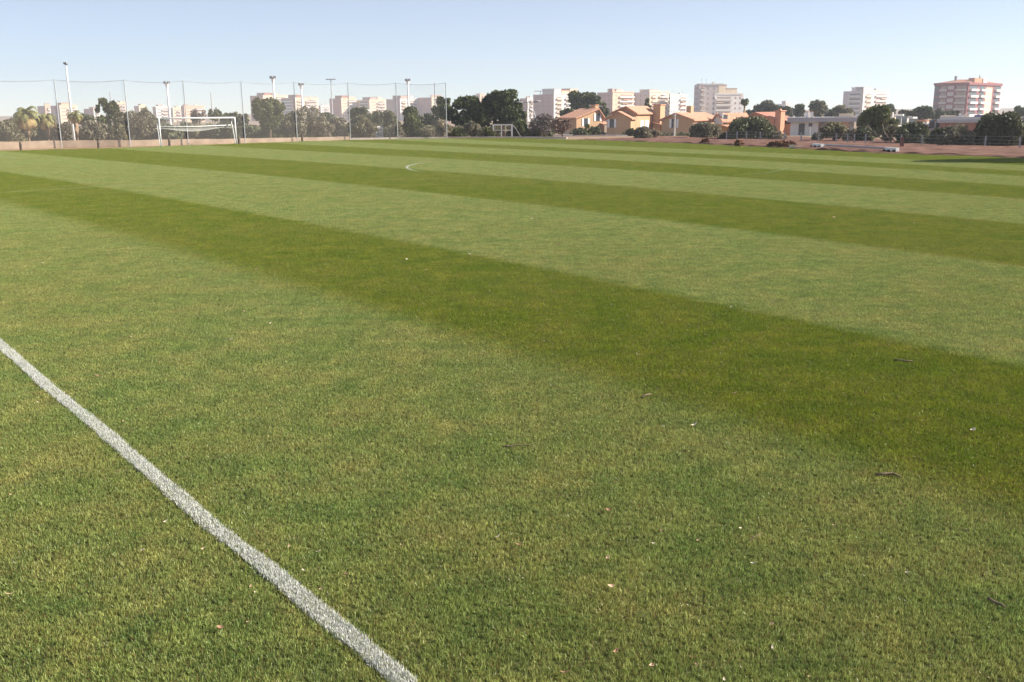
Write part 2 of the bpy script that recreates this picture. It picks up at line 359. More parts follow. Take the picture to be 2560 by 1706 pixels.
def grass():
    T = 1.0; nt_, per = 5200, 6; n = nt_ * per
    tc = np.repeat(rng.uniform(-T / 2, T / 2, (nt_, 2)), per, 0); off = rng.normal(0, 0.0045, (n, 2)); xy = tc + off
    dirs = np.where(rng.uniform(0, 1, n) < .55, np.arctan2(off[:, 1], off[:, 0]) + rng.normal(0, .6, n), rng.uniform(0, 2 * np.pi, n))
    tuft = np.repeat(rng.normal(0, 1, nt_), per)
    V, Fq = blades(xy, 0.0255 * np.clip(1 + .15 * tuft, .6, 1.4), 0.0027, 0.58, dirs)
    g = np.arange(-70, 60, 1.0)
    gx, gy = np.meshgrid(g, np.arange(-3.5, 112, 1.0)); S = np.stack([gx.ravel(), gy.ravel()], 1)
    S = S[inside(S, PITCH_POLY) & (np.abs(S[:, 0]) < 0.80 * S[:, 1] + 11)]
    Vp = np.concatenate([S, np.zeros((len(S), 1))], 1)
    VV = np.concatenate([V, Vp]); nv, npnt = len(V), len(Vp)
    tone = np.repeat(np.clip(rng.beta(2, 2.5, n) + .10 * tuft, 0, 1), 5); dead = np.repeat(rng.uniform(0, 1, n), 5)
    z = np.zeros(npnt); seed = np.r_[np.zeros(nv, bool), np.ones(npnt, bool)]
    rz = np.r_[np.zeros(nv), rng.integers(0, 4, npnt) * np.pi / 2]
    me = np_mesh('grass', VV, Fq, M['blade'], {'tone': ('POINT', 'FLOAT', np.r_[tone, z].astype(np.float32)), 'dead': ('POINT', 'FLOAT', np.r_[dead, z].astype(np.float32)),
        'seed': ('POINT', 'BOOLEAN', seed), 'turn': ('POINT', 'FLOAT', rz.astype(np.float32))})
    o = link('grass', me); tag(o, 'short mown football turf in light and dark green mowing stripes', 'grass', kind='stuff')
    ng = bpy.data.node_groups.new('grass_spread', 'GeometryNodeTree')
    ng.interface.new_socket('Geometry', in_out='INPUT', socket_type='NodeSocketGeometry'); ng.interface.new_socket('Geometry', in_out='OUTPUT', socket_type='NodeSocketGeometry')
    N, L = ng.nodes, ng.links; gi, go = N.new('NodeGroupInput'), N.new('NodeGroupOutput')
    at_ = N.new('GeometryNodeInputNamedAttribute'); at_.data_type = 'BOOLEAN'; at_.inputs['Name'].default_value = 'seed'
    tu = N.new('GeometryNodeInputNamedAttribute'); tu.data_type = 'FLOAT'; tu.inputs['Name'].default_value = 'turn'
    sep = N.new('GeometryNodeSeparateGeometry'); sep.domain = 'POINT'; iop = N.new('GeometryNodeInstanceOnPoints'); cx = N.new('ShaderNodeCombineXYZ')
    L.new(gi.outputs[0], sep.inputs[0]); L.new(at_.outputs['Attribute'], sep.inputs[1])
    L.new(sep.outputs[0], iop.inputs['Points']); L.new(sep.outputs[1], iop.inputs['Instance'])
    L.new(tu.outputs['Attribute'], cx.inputs[2]); L.new(cx.outputs[0], iop.inputs['Rotation']); L.new(iop.outputs[0], go.inputs[0])
    o.modifiers.new('spread', 'NODES').node_group = ng
grass()
def paint_line(name, pts, width, dens, label, cat, m, dens_fn=None, length=0.032, bw=0.0040, group=None):
    "a painted line: short painted blades along a polyline lying on the turf"
    pts = np.array(pts, float); seg = np.diff(pts, axis=0); sl = np.hypot(*seg.T); cum = np.r_[0, np.cumsum(sl)]
    n = int(cum[-1] * width * dens); d = rng.uniform(0, cum[-1], n)
    i = np.clip(np.searchsorted(cum, d) - 1, 0, len(seg) - 1); f = (d - cum[i]) / sl[i]
    base = pts[i] + seg[i] * f[:, None]; nor = np.stack([-seg[i][:, 1], seg[i][:, 0]], 1) / sl[i][:, None]
    off = (rng.uniform(-0.5, 0.5, n) + rng.normal(0, 0.06, n)) * width * (1 + 0.05 * np.sin(d * 3.1) + 0.05 * np.sin(d * 7.7))
    xy = base + nor * off[:, None]
    if dens_fn is not None: xy = xy[rng.uniform(0, 1, n) < dens_fn(d / cum[-1])]
    V, Fq = blades(xy, length, bw, 0.5)
    V[:, 2] += 0.002
    me = np_mesh(name, V, Fq, m, {'tone': ('POINT', 'FLOAT', np.repeat(rng.uniform(0, 1, len(xy)), 5).astype(np.float32))})
    return tag(link(name, me), label, cat, group)
T_PTS = [(0.9, 1.2), (0.15, 2.9), (-0.2, 3.6), (-0.57, 4.37), (-0.82, 4.69), (-1.19, 5.14), (-1.64, 5.71), (-2.1, 6.25), (-2.68, 7.0), (-3.15, 7.6), (-3.92, 8.59), (-4.96, 9.87), (-6.5, 11.86), (-11, 17.6), (-19.1, 28)]
paint_line('touchline', T_PTS, 0.115, 56000, 'solid white painted touchline crossing the near left corner of the turf', 'pitch marking', M['line_white'], lambda s: .78 + .14 * np.sin(s * 61) + .12 * np.sin(s * 173 + 1) )
HL_PTS = [(-24, 31.5), (-19.1, 36.3), (-16.3, 39.2), (-11.6, 42.5), (-10.4, 43.2), (-4, 47.2), (4.3, 52)]
paint_line('halfway_line', HL_PTS, 0.10, 6000, 'faint worn straight line running across the stripes at far left', 'pitch marking', M['line_faint'], lambda s: np.where(s < 0.45, 0.6, 0.12), bw=0.008)
cc = np.array([4.36, 51.89]); an = np.linspace(-np.pi, np.pi, 181); rr = 10.2 - 0.35 * np.cos(2 * an) - 0.1 * np.sin(2 * an) + 0.3 * np.exp(-((an + 0.98) / 0.3) ** 2) - 0.7 * np.exp(-((an + 0.575) / 0.12) ** 2) * 0
def circ_den(s):
    a = -np.pi + 2 * np.pi * s; w = np.abs(np.angle(np.exp(1j * (a - np.pi))))
    return np.clip(1.0 - w / 0.55, 0.02, 1) * .9 + 0.10 * np.exp(-((a + 0.72) / 0.3) ** 2)
paint_line('centre_circle', np.stack([cc[0] + rr * np.cos(an), cc[1] + rr * np.sin(an)], 1), 0.13, 9000, 'worn white arc of the centre circle, clearest at its left end', 'pitch marking', M['line_white'], circ_den, bw=0.008)
paint_line('box_line', [(-38, 70), (-35.5, 68), (-33.2, 65.7)], 0.12, 7000, 'short pale line at the left edge below the fence wall', 'pitch marking', M['line_faint'], bw=0.008)

# reddish soil bank beyond the far side of the pitch
def soil_bank():
    inner = FAR_EDGE[1:] + [(38, 42), (46, 30)]; V = []; Fc = []
    prof = [(0.0, 0.0), (0.5, 0.05), (1.6, 0.09), (3.4, 0.11), (6, 0.10), (9, 0.08), (13, 0.04), (18, 0.0), (24, -0.1)]
    I = []                                     # densify
    for (a, b), (c, d) in zip(inner[:-1], inner[1:]):
        k = max(1, int(math.hypot(c - a, d - b) / 0.7))
        for i in range(k): I.append((a + (c - a) * i / k, b + (d - b) * i / k))
    I.append(inner[-1]); k = len(prof) * 3 - 2
    for i, (x, y) in enumerate(I):
        a, b = I[max(0, i - 3)], I[min(len(I) - 1, i + 3)]; tx, ty = b[0] - a[0], b[1] - a[1]; l = math.hypot(tx, ty); nx, ny = -ty / l, tx / l
        if nx * 1 + ny * 1 < 0: nx, ny = -nx, -ny
        g = sstep(0, 30, i)
        for j in range(k):
            q = j / 3; j0 = min(int(q), len(prof) - 2); t = q - j0
            o = prof[j0][0] * (1 - t) + prof[j0 + 1][0] * t; z = prof[j0][1] * (1 - t) + prof[j0 + 1][1] * t
            X, Y = x + nx * o + rng.normal(0, 0.05), y + ny * o + rng.normal(0, 0.05)
            zz = z * (0.3 + 0.7 * g) + (abs(rng.normal(0, 0.045)) if 0 < j < k - 1 else -0.02) + min(0, terrain(X, Y))
            V.append((X, Y, zz - (0.1 if j == k - 1 else 0)))
    for i in range(len(I) - 1):
        for j in range(k - 1):
            a = i * k + j; Fc.append((a, a + 1, a + k + 1, a + k))
    me = bpy.data.meshes.new('soil_bank'); me.from_pydata(V, [], Fc); me.materials.append(M['red_soil']); me.update()
    return struct(link('soil_bank', me))
soil_bank()
# ---------------------------------------------------------------- ball-stop fence, wall, goal
POLE_PX = [(157.5, 369.7), (321.7, 367), (473.9, 362.8), (620.6, 358.5), (758, 352.7), (886.6, 351.5), (1009.9, 347.6), (1124, 346.6)]
POLES = [(-44.6, 82.6)] + [(-39.4, 86.3), (-34.2, 88.6), (-29.9, 91.6), (-25.5, 95.2), (-21.2, 98.8), (-16.4, 102.4), (-11.7, 104.8), (-6.5, 105.9)]
POLES = [(x - 0.4, y + 0.6) for x, y in POLES]
FH = 5.85
def net_mat(name, alpha, col):
    m = bpy.data.materials.new(name); m.use_nodes = True; t = m.node_tree; b = t.nodes['Principled BSDF']
    b.inputs['Base Color'].default_value = (*col, 1); b.inputs['Roughness'].default_value = 0.8; b.inputs['Alpha'].default_value = alpha
    return m
M['net'] = net_mat('fine_netting', 0.10, (0.62, 0.58, 0.53)); M['goal_net'] = net_mat('goal_netting', 0.28, (0.75, 0.74, 0.70)); M['thin_net'] = net_mat('thin_goal_netting', 0.12, (0.7, 0.7, 0.66))
M['chain'] = net_mat('chain_link', 0.10, (0.35, 0.35, 0.34))
ox, oy = POLES[4]
fe = thing('ball_stop_fence', 'tall grey ball-stop net fence on slim posts behind the near goal', 'fence', (ox, oy, 0))
for x, y in POLES:
    mb = MB().tube([(x - ox, y - oy, -0.2), (x - ox, y - oy, FH)], 0.042, 8); mb.build('post', M['steel'], fe)
mb = MB()
for (a, b), (c, d) in zip(POLES[:-1], POLES[1:]):
    mb.tube([(a + (c - a) * t - ox, b + (d - b) * t - oy, FH - 0.06 - 0.16 * math.sin(math.pi * t)) for t in np.linspace(0, 1, 9)], 0.022, 5)
mb.build('top_cable', M['steel'], fe)
mb = MB()
for (a, b), (c, d) in zip(POLES[:-1], POLES[1:]):
    mb.quad(*[(p - ox, q - oy + 0.07, z) for p, q, z in ((a, b, 0.05), (c, d, 0.05), (c, d, FH - 0.2), (a, b, FH - 0.2))])
mb.build('net', M['net'], fe)

def strip_wall(name, pts, th, h0, h1, m, label, cat, wob=0.0):
    mb = MB(); n = len(pts); bx, by = pts[0]
    rows = []
    for i, (x, y) in enumerate(pts):
        a, b = pts[max(0, i - 1)], pts[min(n - 1, i + 1)]; tx, ty = b[0] - a[0], b[1] - a[1]; l = math.hypot(tx, ty); nx, ny = -ty / l * th / 2, tx / l * th / 2
        h = h0 + (h1 - h0) * i / (n - 1) + random.uniform(-wob, wob)
        rows.append([(x - nx - bx, y - ny - by, -0.3), (x - nx - bx, y - ny - by, h), (x + nx - bx, y + ny - by, h), (x + nx - bx, y + ny - by, -0.3)])
    k = len(mb.v)
    for r in rows: mb.v += r
    for i in range(n - 1):
        for j in range(4):
            a, b = i * 4 + j, i * 4 + (j + 1) % 4; mb.f.append((a, b, b + 4, a + 4)); mb.m.append(0)
    mb.f += [(0, 1, 2, 3), ((n - 1) * 4 + 3, (n - 1) * 4 + 2, (n - 1) * 4 + 1, (n - 1) * 4)]; mb.m += [0, 0]
    o = mb.build(name, m); o.location = (bx, by, 0); tag(o, label, cat); return o
def lerp_pts(P, k):
    out = []
    for (a, b), (c, d) in zip(P[:-1], P[1:]): out += [(a + (c - a) * i / k, b + (d - b) * i / k) for i in range(k)]
    return out + [P[-1]]
wp = [(-58, 68), (-50, 76.5)] + [(x - 0.15, y + 0.45) for x, y in POLES[:7]]
strip_wall('low_wall', lerp_pts(wp, 6), 0.25, 0.72, 0.34, M['tan_wall'], 'low tan earth-coloured wall along the foot of the tall net fence', 'wall', 0.03)
kp = [(x - 0.15, y + 0.45) for x, y in POLES[6:]] + [(0.2, 106.8), (6, 104)]
strip_wall('kerb', lerp_pts(kp, 4), 0.25, 0.2, 0.12, M['kerb'], 'pale concrete kerb at the far edge of the turf below the pines', 'kerb', 0.01)
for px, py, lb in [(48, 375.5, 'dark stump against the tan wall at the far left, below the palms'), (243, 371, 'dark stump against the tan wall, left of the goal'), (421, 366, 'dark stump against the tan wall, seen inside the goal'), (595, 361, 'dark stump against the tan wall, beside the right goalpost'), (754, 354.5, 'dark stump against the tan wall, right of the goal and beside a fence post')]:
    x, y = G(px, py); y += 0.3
    mb = MB().tube([(0, 0, -0.2), (0.02, 0, 0.5), (0, 0.02, 0.66)], [0.12, 0.11, 0.09], 8); o = mb.build('mark', M['dark_brown']); o.location = (x, y, 0); tag(o, lb, 'mark', 'dark marks along the low wall')  # short dark brown tubes, spaced as dark marks along the wall

gl, gr = Vector((*G(403.4, 367), 0)), Vector((*G(591.4, 360.6), 0))
dv = (gr - gl); gw = dv.length; du = dv.normalized(); nb = Vector((-du.y, du.x, 0))
goal = thing('football_goal', 'large white football goal standing on the turf in front of the tall net fence', 'goal', gl, math.atan2(du.y, du.x))
GH = 2.44
for x in (0, gw): MB().tube([(x, 0, -0.1), (x, 0, GH + 0.06)], 0.06, 12).build('goalpost', M['white_paint'], goal, True)
MB().tube([(0.06, 0, GH), (gw - 0.06, 0, GH)], 0.06, 12).build('crossbar', M['white_paint'], goal, True)
for x in (0, gw):
    s = 0.12 if x == 0 else -0.12
    MB().tube([(x, 0.06, GH - 0.05), (x + s * .3, 0.45, GH - 0.22), (x + s * .3, 0.55, GH - 0.4), (x + s * .2, 0.42, 1.5), (x, 0.22, 0.3), (x, 0.16, 0)], 0.032, 8).build('back_stay', M['white_paint'], goal, True)
MB().tube([(0.04, 0.55, 1.72), (gw * 0.5, 0.56, 1.68), (gw - 0.04, 0.55, 1.76)], 0.035, 8).build('back_bar', M['white_paint'], goal, True)
mb = MB(); K = 24
for i in range(K):
    def pr(i):
        t = i / K; sag = 0.28 * math.sin(math.pi * min(1, max(0, (t - 0.1) / 0.75))) ** 1.2
        return [(t * gw, 0.60, 1.70), (t * gw, 0.68, 1.56 - sag * 0.5), (t * gw, 0.62, 1.52 - sag)]
    a, b = pr(i), pr(i + 1)
    mb.quad(a[0], b[0], b[1], a[1]); mb.quad(a[1], b[1], b[2], a[2])
mb.build('rolled_net', M['goal_net'], goal)
MB().quad((0.05, 0.06, GH - 0.03), (gw - 0.05, 0.06, GH - 0.03), (gw - 0.05, 0.53, 1.74), (0.05, 0.53, 1.74)).build('hanging_net', M['thin_net'], goal)

# small far goal, seen obliquely
D = 118; x0, y0, z0 = at(1233.7, 345, D); x1 = at(1280, 345, D)[0]; zg = z0
sg = thing('training_goal', 'small grey-white training goal at the far edge of the turf below the pines', 'goal', (x0, y0, zg)); w = x1 - x0; hh = at(1250, 311, D)[2] - zg
for x in (0, w): MB().box(x - 0.09, -0.06, -0.1, x + 0.09, 0.06, hh).build('goalpost', M['steel'] if False else M['shutter'], sg)
MB().box(0.09, -0.055, hh - 0.14, w - 0.09, 0.055, hh - 0.002).build('crossbar', M['shutter'], sg)
MB().box(w * .40, 1.0, -0.1, w * .40 + 0.14, 1.1, hh - 0.1).build('rear_post', M['shutter'], sg)
MB().box(0.09, 1.0, hh * .52, w - 0.09, 1.06, hh * .57).build('rear_bar', M['shutter'], sg)
MB().tube([(w, 0.05, hh - .1), (w + 0.3, 1.4, hh * .8), (w + 1.1, 2.2, 0)], 0.03, 6).build('stay', M['steel'], sg)
MB().quad((0.1, 0.06, hh - .15), (w - .1, 0.06, hh - .15), (w - .1, 1.0, hh * .55), (0.1, 1.0, hh * .55)).build('net', M['thin_net'], sg)

# portable goal lying on its face at the right edge
pa = Vector((*G(2047, 371.5), 0)); pb = Vector((*G(2232, 382.5), 0)); L_ = (pb - pa).length; du = (pb - pa).normalized()
pg = thing('portable_goal', 'white wheeled portable goal lying flat at the right edge of the turf', 'goal', pa, math.atan2(du.y, du.x))
MB().tube([(0.1, 0.2, 0.26), (L_ - 0.1, 0.2, 0.26)], 0.07, 10).build('crossbar', M['roof_grey'], pg)
s_ = 1 / ppm(70)
for cx in (0, L_):
    MB().box(cx - 24 * s_, -0.16, 0.16, cx - 3 * s_, 0.06, 0.34).build('base_bar', M['car_white'], pg)
    MB().box(cx + 2 * s_, -0.26, 0.12, cx + 22 * s_, -0.02, 0.34).build('base_bar', M['car_white'], pg)
    for wx in (cx - 17 * s_, cx - 1 * s_, cx + 17 * s_):
        MB().tube([(wx, -0.36, 0.11), (wx, -0.27, 0.11)], 0.11, 12).build('wheel', M['rubber'], pg)

# ---------------------------------------------------------------- masts, lamps, poles
def px_top(px, py, D): return at(px, py, D)
def mast(px, pyb, pyt, D, r, label, kind, name='floodlight_mast', cat='floodlight mast', lampm=None, group=None, xt=None):
    x, y, zb = at(px, pyb, D); tx, _, zt = at(px if xt is None else xt, pyt, D)
    zb = min(zb, terrain(x, y)); H = zt - zb
    t = thing(name, label, cat, (x, y, zb), 0, group)
    MB().tube([(0, 0, -0.3), (0, 0, H * .5), (0, 0, H)], [r * .9, r * .7, r * .48], 10).build('pole', M['white_paint'], t, True)
    if kind == 'bracket':
        MB().box(-0.16, -0.06, H - 0.03, 0.22, 0.06, H + 0.05).build('bracket', M['lamp_grey'], t); MB().box(-0.2, -0.1, H + 0.05, 0.1, 0.1, H + 0.18).build('lamp', M['lamp_grey'], t)
    if kind == 'ring':
        rr_ = r * 1.25; hh_ = r * 1.5
        MB().tube([(0, 0, H - hh_), (0, 0, H), (0, 0, H + hh_)], [r * .8, rr_ * .8, rr_ * .9], 12).build('head', M['white_paint'], t)
        for k in range(6):
            q = k * math.pi / 3 + 0.3; cx, cy = math.cos(q) * rr_ * 1.2, math.sin(q) * rr_ * 1.2; l = r * 0.32
            MB().box(cx - l, cy - l, H + hh_ * .3, cx + l, cy + l, H + hh_ * 1.1 + l).build('lamp', M['lamp_grey'], t)
    if kind == 'tee':
        MB().box(-r * 9, -r, H - r, r * 9, r, H + r).build('crossarm', M['steel'], t)
    return t
mast(186, 354, 161, 93, 0.14, 'tall slim white mast standing among the palms behind the fence', 'bracket', 'lighting_mast', 'mast')
mast(426, 312, 212, 210, 0.36, 'white floodlight mast rising above the left half of the goal', 'ring', group='floodlight masts behind the fence')
mast(690, 318, 199, 210, 0.36, 'tallest white floodlight mast, rising over the round green pine', 'ring', group='floodlight masts behind the fence')
mast(759, 320, 216, 200, 0.32, 'white floodlight mast just right of a fence post and over pale feathery trees', 'ring', group='floodlight masts behind the fence')
mast(1023, 320, 205, 200, 0.30, 'white floodlight mast over the yellow-green tree near the end of the fence', 'ring', group='floodlight masts behind the fence')
def thin_mast(px, pyb, pyt, D, r, label, tee):
    x, y, zb = at(px, pyb, D); zt = at(px, pyt, D)[2]
    t = thing('thin_mast', label, 'mast', (x, y, zb)); MB().tube([(0, 0, 0), (0, 0, zt - zb)], [r, r * .6], 6).build('pole', M['steel'], t)
    if tee: MB().box(-1.3, -r, zt - zb - .1, 1.3, r, zt - zb + .12).build('crossarm', M['steel'], t)
thin_mast(832, 300, 199, 260, 0.2, 'faint thin mast with a short crossarm above the brick apartment block', True)
thin_mast(1088.5, 280, 207, 260, 0.24, 'faint thin mast above the mauve block at the end of the fence', False)
thin_mast(531, 285, 231, 300, 0.22, 'faint thin mast above the right half of the goal', False)
thin_mast(277.5, 260, 230, 300, 0.2, 'short faint thin mast above the trees left of the goal', False)

def street_lamp(px, pyt, side, D, label, base=345):
    x, y, zt = at(px, pyt, D); xb = at(px + side * 11, base, D)[0]; zb = terrain(xb, y); H = zt - zb; dx = x - xb
    t = thing('street_lamp', label, 'street lamp', (xb, y, zb), 0, 'street lamps among the trees')
    MB().tube([(0, 0, -0.2), (0, 0, H * .78), (dx * .25, 0, H * .93), (dx * .8, 0, H * .99)], [0.08, 0.06, 0.05, 0.04], 8).build('pole', M['steel'], t, True)
    MB().sphere((dx, 0, H), (0.34, 0.2, 0.16)).build('lamp_head', M['white_paint'], t, True)
street_lamp(1268.5, 289, 1, 130, 'street lamp with white head in front of the dark umbrella pines')
street_lamp(1327, 276, 1, 135, 'street lamp with white head right of the pines, above the bare grey tree')
street_lamp(1476, 264, 0.3, 215, 'street lamp with white head showing over the leftmost ochre house roof')
street_lamp(919, 277, 1, 140, 'street lamp with white head between dark pines left of the fence end')
street_lamp(538, 282, -0.3, 140, 'street lamp with white head seen above the goal crossbar')
x, y, zt = at(1318, 256, 128); zb = terrain(x, y); t = thing('twin_street_lamp', 'slim pole with two dark lamp arms right of the umbrella pines', 'street lamp', (x, y, zb)); H = zt - zb
MB().tube([(0, 0, -0.2), (0, 0, H)], [0.09, 0.06], 8).build('pole', M['concrete'], t)
for s in (-1, 1):
    a = MB().box(min(0, s * 1.15), -0.04, H - 0.06, max(0, s * 1.15), 0.04, H + 0.02).build('arm', M['lamp_grey'], t)
    MB().sphere((s * (1.0 if s < 0 else 1.3), 0, H + (0.0 if s < 0 else .1)), (0.45, 0.18, 0.12)).build('lamp_head', M['lamp_grey'], t, True)
x, y, zt = at(1687, 283, 120); zb = terrain(x, y); t = thing('utility_pole', 'pale concrete utility pole in front of the middle ochre gable', 'utility pole', (x, y, zb)); H = zt - zb
MB().tube([(0, 0, -0.2), (0, 0, H)], [0.15, 0.10], 8).build('pole', M['concrete'], t); MB().box(-0.3, -0.05, H - .35, 0.3, 0.05, H - .25).build('crossarm', M['steel'], t)
x, y, zt = at(2026, 310, 108); zb = terrain(x, y); t = thing('sign_post', 'thin post carrying a small dark square in front of the white modern house', 'sign post', (x, y, zb)); H = zt - zb
MB().tube([(0, 0, -0.2), (0, 0, H)], 0.04, 6).build('pole', M['steel'], t); MB().box(-0.2, -0.08, H - .3, 0.2, -0.045, H + .1).build('panel', M['dark_steel'], t)

# ---------------------------------------------------------------- houses and blocks
class Bld:
    "corner-on building: local x runs along the sunlit right-hand face, local y along the shaded left-hand face"
    def __init__(s, name, label, cat, pxl, pxc, pxr, D, beta=45, group=None, zbase=None, pyc=300):
        s.D = D; s.b = R(beta); x, y, _ = at(pxc, pyc, D); s.zb = terrain(x, y) - 0.5 if zbase is None else zbase
        s.t = thing(name, label, cat, (x, y, s.zb), s.b, group)
        # widths solved on the real rays so the far corners land where they are seen
        s.wr = s.solve(pxr, pyc, x, y, math.cos(s.b), math.sin(s.b)) if pxr > pxc else 0
        s.wl = s.solve(pxl, pyc, x, y, -math.sin(s.b), math.cos(s.b)) if pxl < pxc else 0
        s.x, s.y = x, y
    def solve(s, px, py, x, y, ux, uy):
        d = ray(px, py); k = d[0] / d[1]; return (k * y - x) / (ux - k * uy)
    def z(s, py, px=None): return at(px if px is not None else s.x / s.y * FPX + PW / 2, py, s.y)[2] - s.zb
    def box(s, name, x0, y0, z0, x1, y1, z1, m, parent=None): return MB().box(x0, y0, z0, x1, y1, z1).build(name, M[m], parent or s.t)
    def win_r(s, x, z, w, h, m='glass', name='window', d=0.05):
        o = MB().box(-w / 2, -d, 0, w / 2, 0.05, h).build(name, M[m], s.t); o.location = (x, 0, z); return o
    def win_l(s, y, z, w, h, m='glass', name='window', d=0.05):
        o = MB().box(-d, -w / 2, 0, 0.05, w / 2, h).build(name, M[m], s.t); o.location = (0, y, z); return o
    def grid(s, face, n, storeys, z0, fh, a0, a1, w, h, m='glass', skip=None, off=0.0):
        me = None
        for j in range(storeys):
            for i in range(n):
                if skip and skip(i, j): continue
                u = a0 + (a1 - a0) * (i + 0.5) / n; zz = z0 + j * fh
                if me is None:
                    o = (s.win_r if face == 'r' else s.win_l)(u, zz, w, h, m); me = o.data
                else:
                    o = link('window', me, s.t)
                if face == 'r': o.location = (u, -off, zz)
                else: o.location = (-off, u, zz)
    def balconies(s, face, storeys, z0, fh, a0, a1, dep=1.0, m='rail', h=1.0):
        me = None
        for j in range(storeys):
            if me is None:
                mb = MB()
                if face == 'r':
                    mb.box(a0, -dep, 0, a1, -0.003, 0.22); mb.box(a0, -dep, 0.222, a1, -dep + 0.12, h)
                    mb.box(a0, -dep + .122, .222, a0 + .12, -0.003, h); mb.box(a1 - .12, -dep + .122, .222, a1, -0.003, h)
                else:
                    mb.box(-dep, a0, 0, -0.003, a1, 0.22); mb.box(-dep, a0, 0.222, -dep + 0.12, a1, h)
                    mb.box(-dep + .122, a0, .222, -0.003, a0 + .12, h); mb.box(-dep + .122, a1 - .12, .222, -0.003, a1, h)
                me = mb.mesh('balcony', M[m])
            o = link('balcony', me, s.t); o.location = (0, 0, z0 + j * fh)
# (left px, corner px, right px, roof py, D, storeys, left material, right material, tower (px0,px1,py) , label)
def block(pxl, pxc, pxr, py, D, ml, mr, towers, label, beta=45, fh=3.0, bal_r=(0.45, 0.95), bal_l=None, band=False, mrow=None, roofm='grey_wall', win_l=3, win_r=4):
    b = Bld('apartment_block', label, 'apartment block', pxl, pxc, pxr, D, beta, 'apartment blocks on the skyline')
    H = b.z(py); n = max(3, int((H - 1.0) / fh)); z0 = H - 0.8 - n * fh
    # shaded and sunlit slabs butt together; grey and mauve left walls carry painted shade
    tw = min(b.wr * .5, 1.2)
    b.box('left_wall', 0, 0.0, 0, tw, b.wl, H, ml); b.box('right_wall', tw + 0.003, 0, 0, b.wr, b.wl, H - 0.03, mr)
    b.box('face_slab', 0.003, -0.25, 0, tw, -0.003, H - .02, mr)
    for px0, px1, ty, tm in towers:
        f0 = b.solve(px0, ty, b.x, b.y, math.cos(b.b), math.sin(b.b)); f1 = b.solve(px1, ty, b.x, b.y, math.cos(b.b), math.sin(b.b))
        f0, f1 = max(0.2, f0), min(b.wr - 0.1, f1)
        if f1 - f0 < 1: f1 = f0 + 1.5
        if f0 <= 0.2 and px0 < pxc:          # tower over the shaded side
            g1 = min(b.wl - .3, b.solve(px0, ty, b.x, b.y, -math.sin(b.b), math.cos(b.b)))
        else: g1 = b.wl * 0.6
        zt = b.z(ty)
        b.box('roof_tower', f0, 0.3, H, f1, max(1.5, g1), zt, tm); b.box('roof_edge', f0 - .2, 0.1, zt, f1 + .2, max(1.5, g1) + .2, zt + .35, 'tile_red' if tm in ('brick', 'peach_wall') else roofm)
    b.box('parapet', -0.15, -0.4, H + 0.003, b.wr * 0.999, -0.26, H + .5, mr) if True else 0
    vis = min(n, 7)
    zz = H - 0.8 - vis * fh
    a0, a1 = b.wr * bal_r[0], b.wr * bal_r[1]
    b.grid('r', 1, vis, zz + 0.7, fh, a0, a1, (a1 - a0) * .8, 1.6, 'shade', None, 0.0)
    b.balconies('r', vis, zz + 0.1, fh, a0, a1, 1.3)
    if b.wr > 22 and bal_r[0] > .35:
        c0, c1 = b.wr * .10, b.wr * .34
        b.grid('r', 1, vis, zz + .7, fh, c0, c1, (c1 - c0) * .8, 1.5, 'shade', None, .26 if tw > b.wr * .4 else 0); b.balconies('r', vis, zz + .1, fh, c0, c1, 1.2, 'cream_wall'); win_r = 0
    br = random.Random(int(pxl * 7))
    for j in range(vis):
        if br.random() < .55:
            u0 = a0 + (a1 - a0) * br.uniform(0, .5); MB().quad((u0, -.02, zz + j * fh + 2.4), (u0 + (a1 - a0) * .4, -.02, zz + j * fh + 2.4), (u0 + (a1 - a0) * .4, -1.35, zz + j * fh + 1.75), (u0, -1.35, zz + j * fh + 1.75)).build('awning', M[br.choice(['peach_wall', 'shutter', 'ochre_wall', 'tile'])], b.t)
    for _ in range(br.randint(2, 4)):
        u, v_ = b.wr * br.uniform(.15, .85), b.wl * br.uniform(.15, .5); hh_ = br.uniform(2.0, 4.5); MB().tube([(u, v_, H), (u, v_, H + hh_)], .10, 5).box(u - .7, v_ - .05, H + hh_ * .85, u + .7, v_ + .05, H + hh_ * .88).build('aerial', M['steel'], b.t)
    u = b.wr * br.uniform(.4, .8); b.box('water_tank', u, b.wl * .2, H + .003, u + 1.6, b.wl * .2 + 1.6, H + 1.7, br.choice(['white_wall', 'grey_wall', 'brick']))
    if win_r: b.grid('r', win_r, vis, zz + 0.9, fh, b.wr * .06 if bal_r[0] > .2 else a1 + .5, a0 - .4 if bal_r[0] > .2 else b.wr * .97, 1.1, 1.3, 'shade', None, 0.26 if tw > b.wr * .4 else 0.0)
    if bal_l:
        b.grid('l', 1, vis, zz + 0.7, fh, b.wl * bal_l[0], b.wl * bal_l[1], b.wl * (bal_l[1] - bal_l[0]) * .9, 1.5, 'glass'); b.balconies('l', vis, zz + .1, fh, b.wl * bal_l[0], b.wl * bal_l[1], 1.2)
    elif win_l: b.grid('l', win_l, vis, zz + 0.9, fh, b.wl * .1, b.wl * .9, 1.0, 1.3, 'shade')
    return b
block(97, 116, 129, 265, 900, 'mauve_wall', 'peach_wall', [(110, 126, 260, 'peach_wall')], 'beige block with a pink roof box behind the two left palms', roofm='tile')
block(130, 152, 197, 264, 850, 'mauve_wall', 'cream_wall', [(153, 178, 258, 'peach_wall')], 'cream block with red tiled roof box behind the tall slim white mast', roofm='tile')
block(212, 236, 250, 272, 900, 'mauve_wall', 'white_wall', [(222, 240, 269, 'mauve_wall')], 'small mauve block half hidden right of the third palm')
block(288, 296, 318, 257, 1000, 'mauve_wall', 'cream_wall', [(300, 312, 253, 'cream_wall')], 'cream block peeping above the bushes left of the goal')
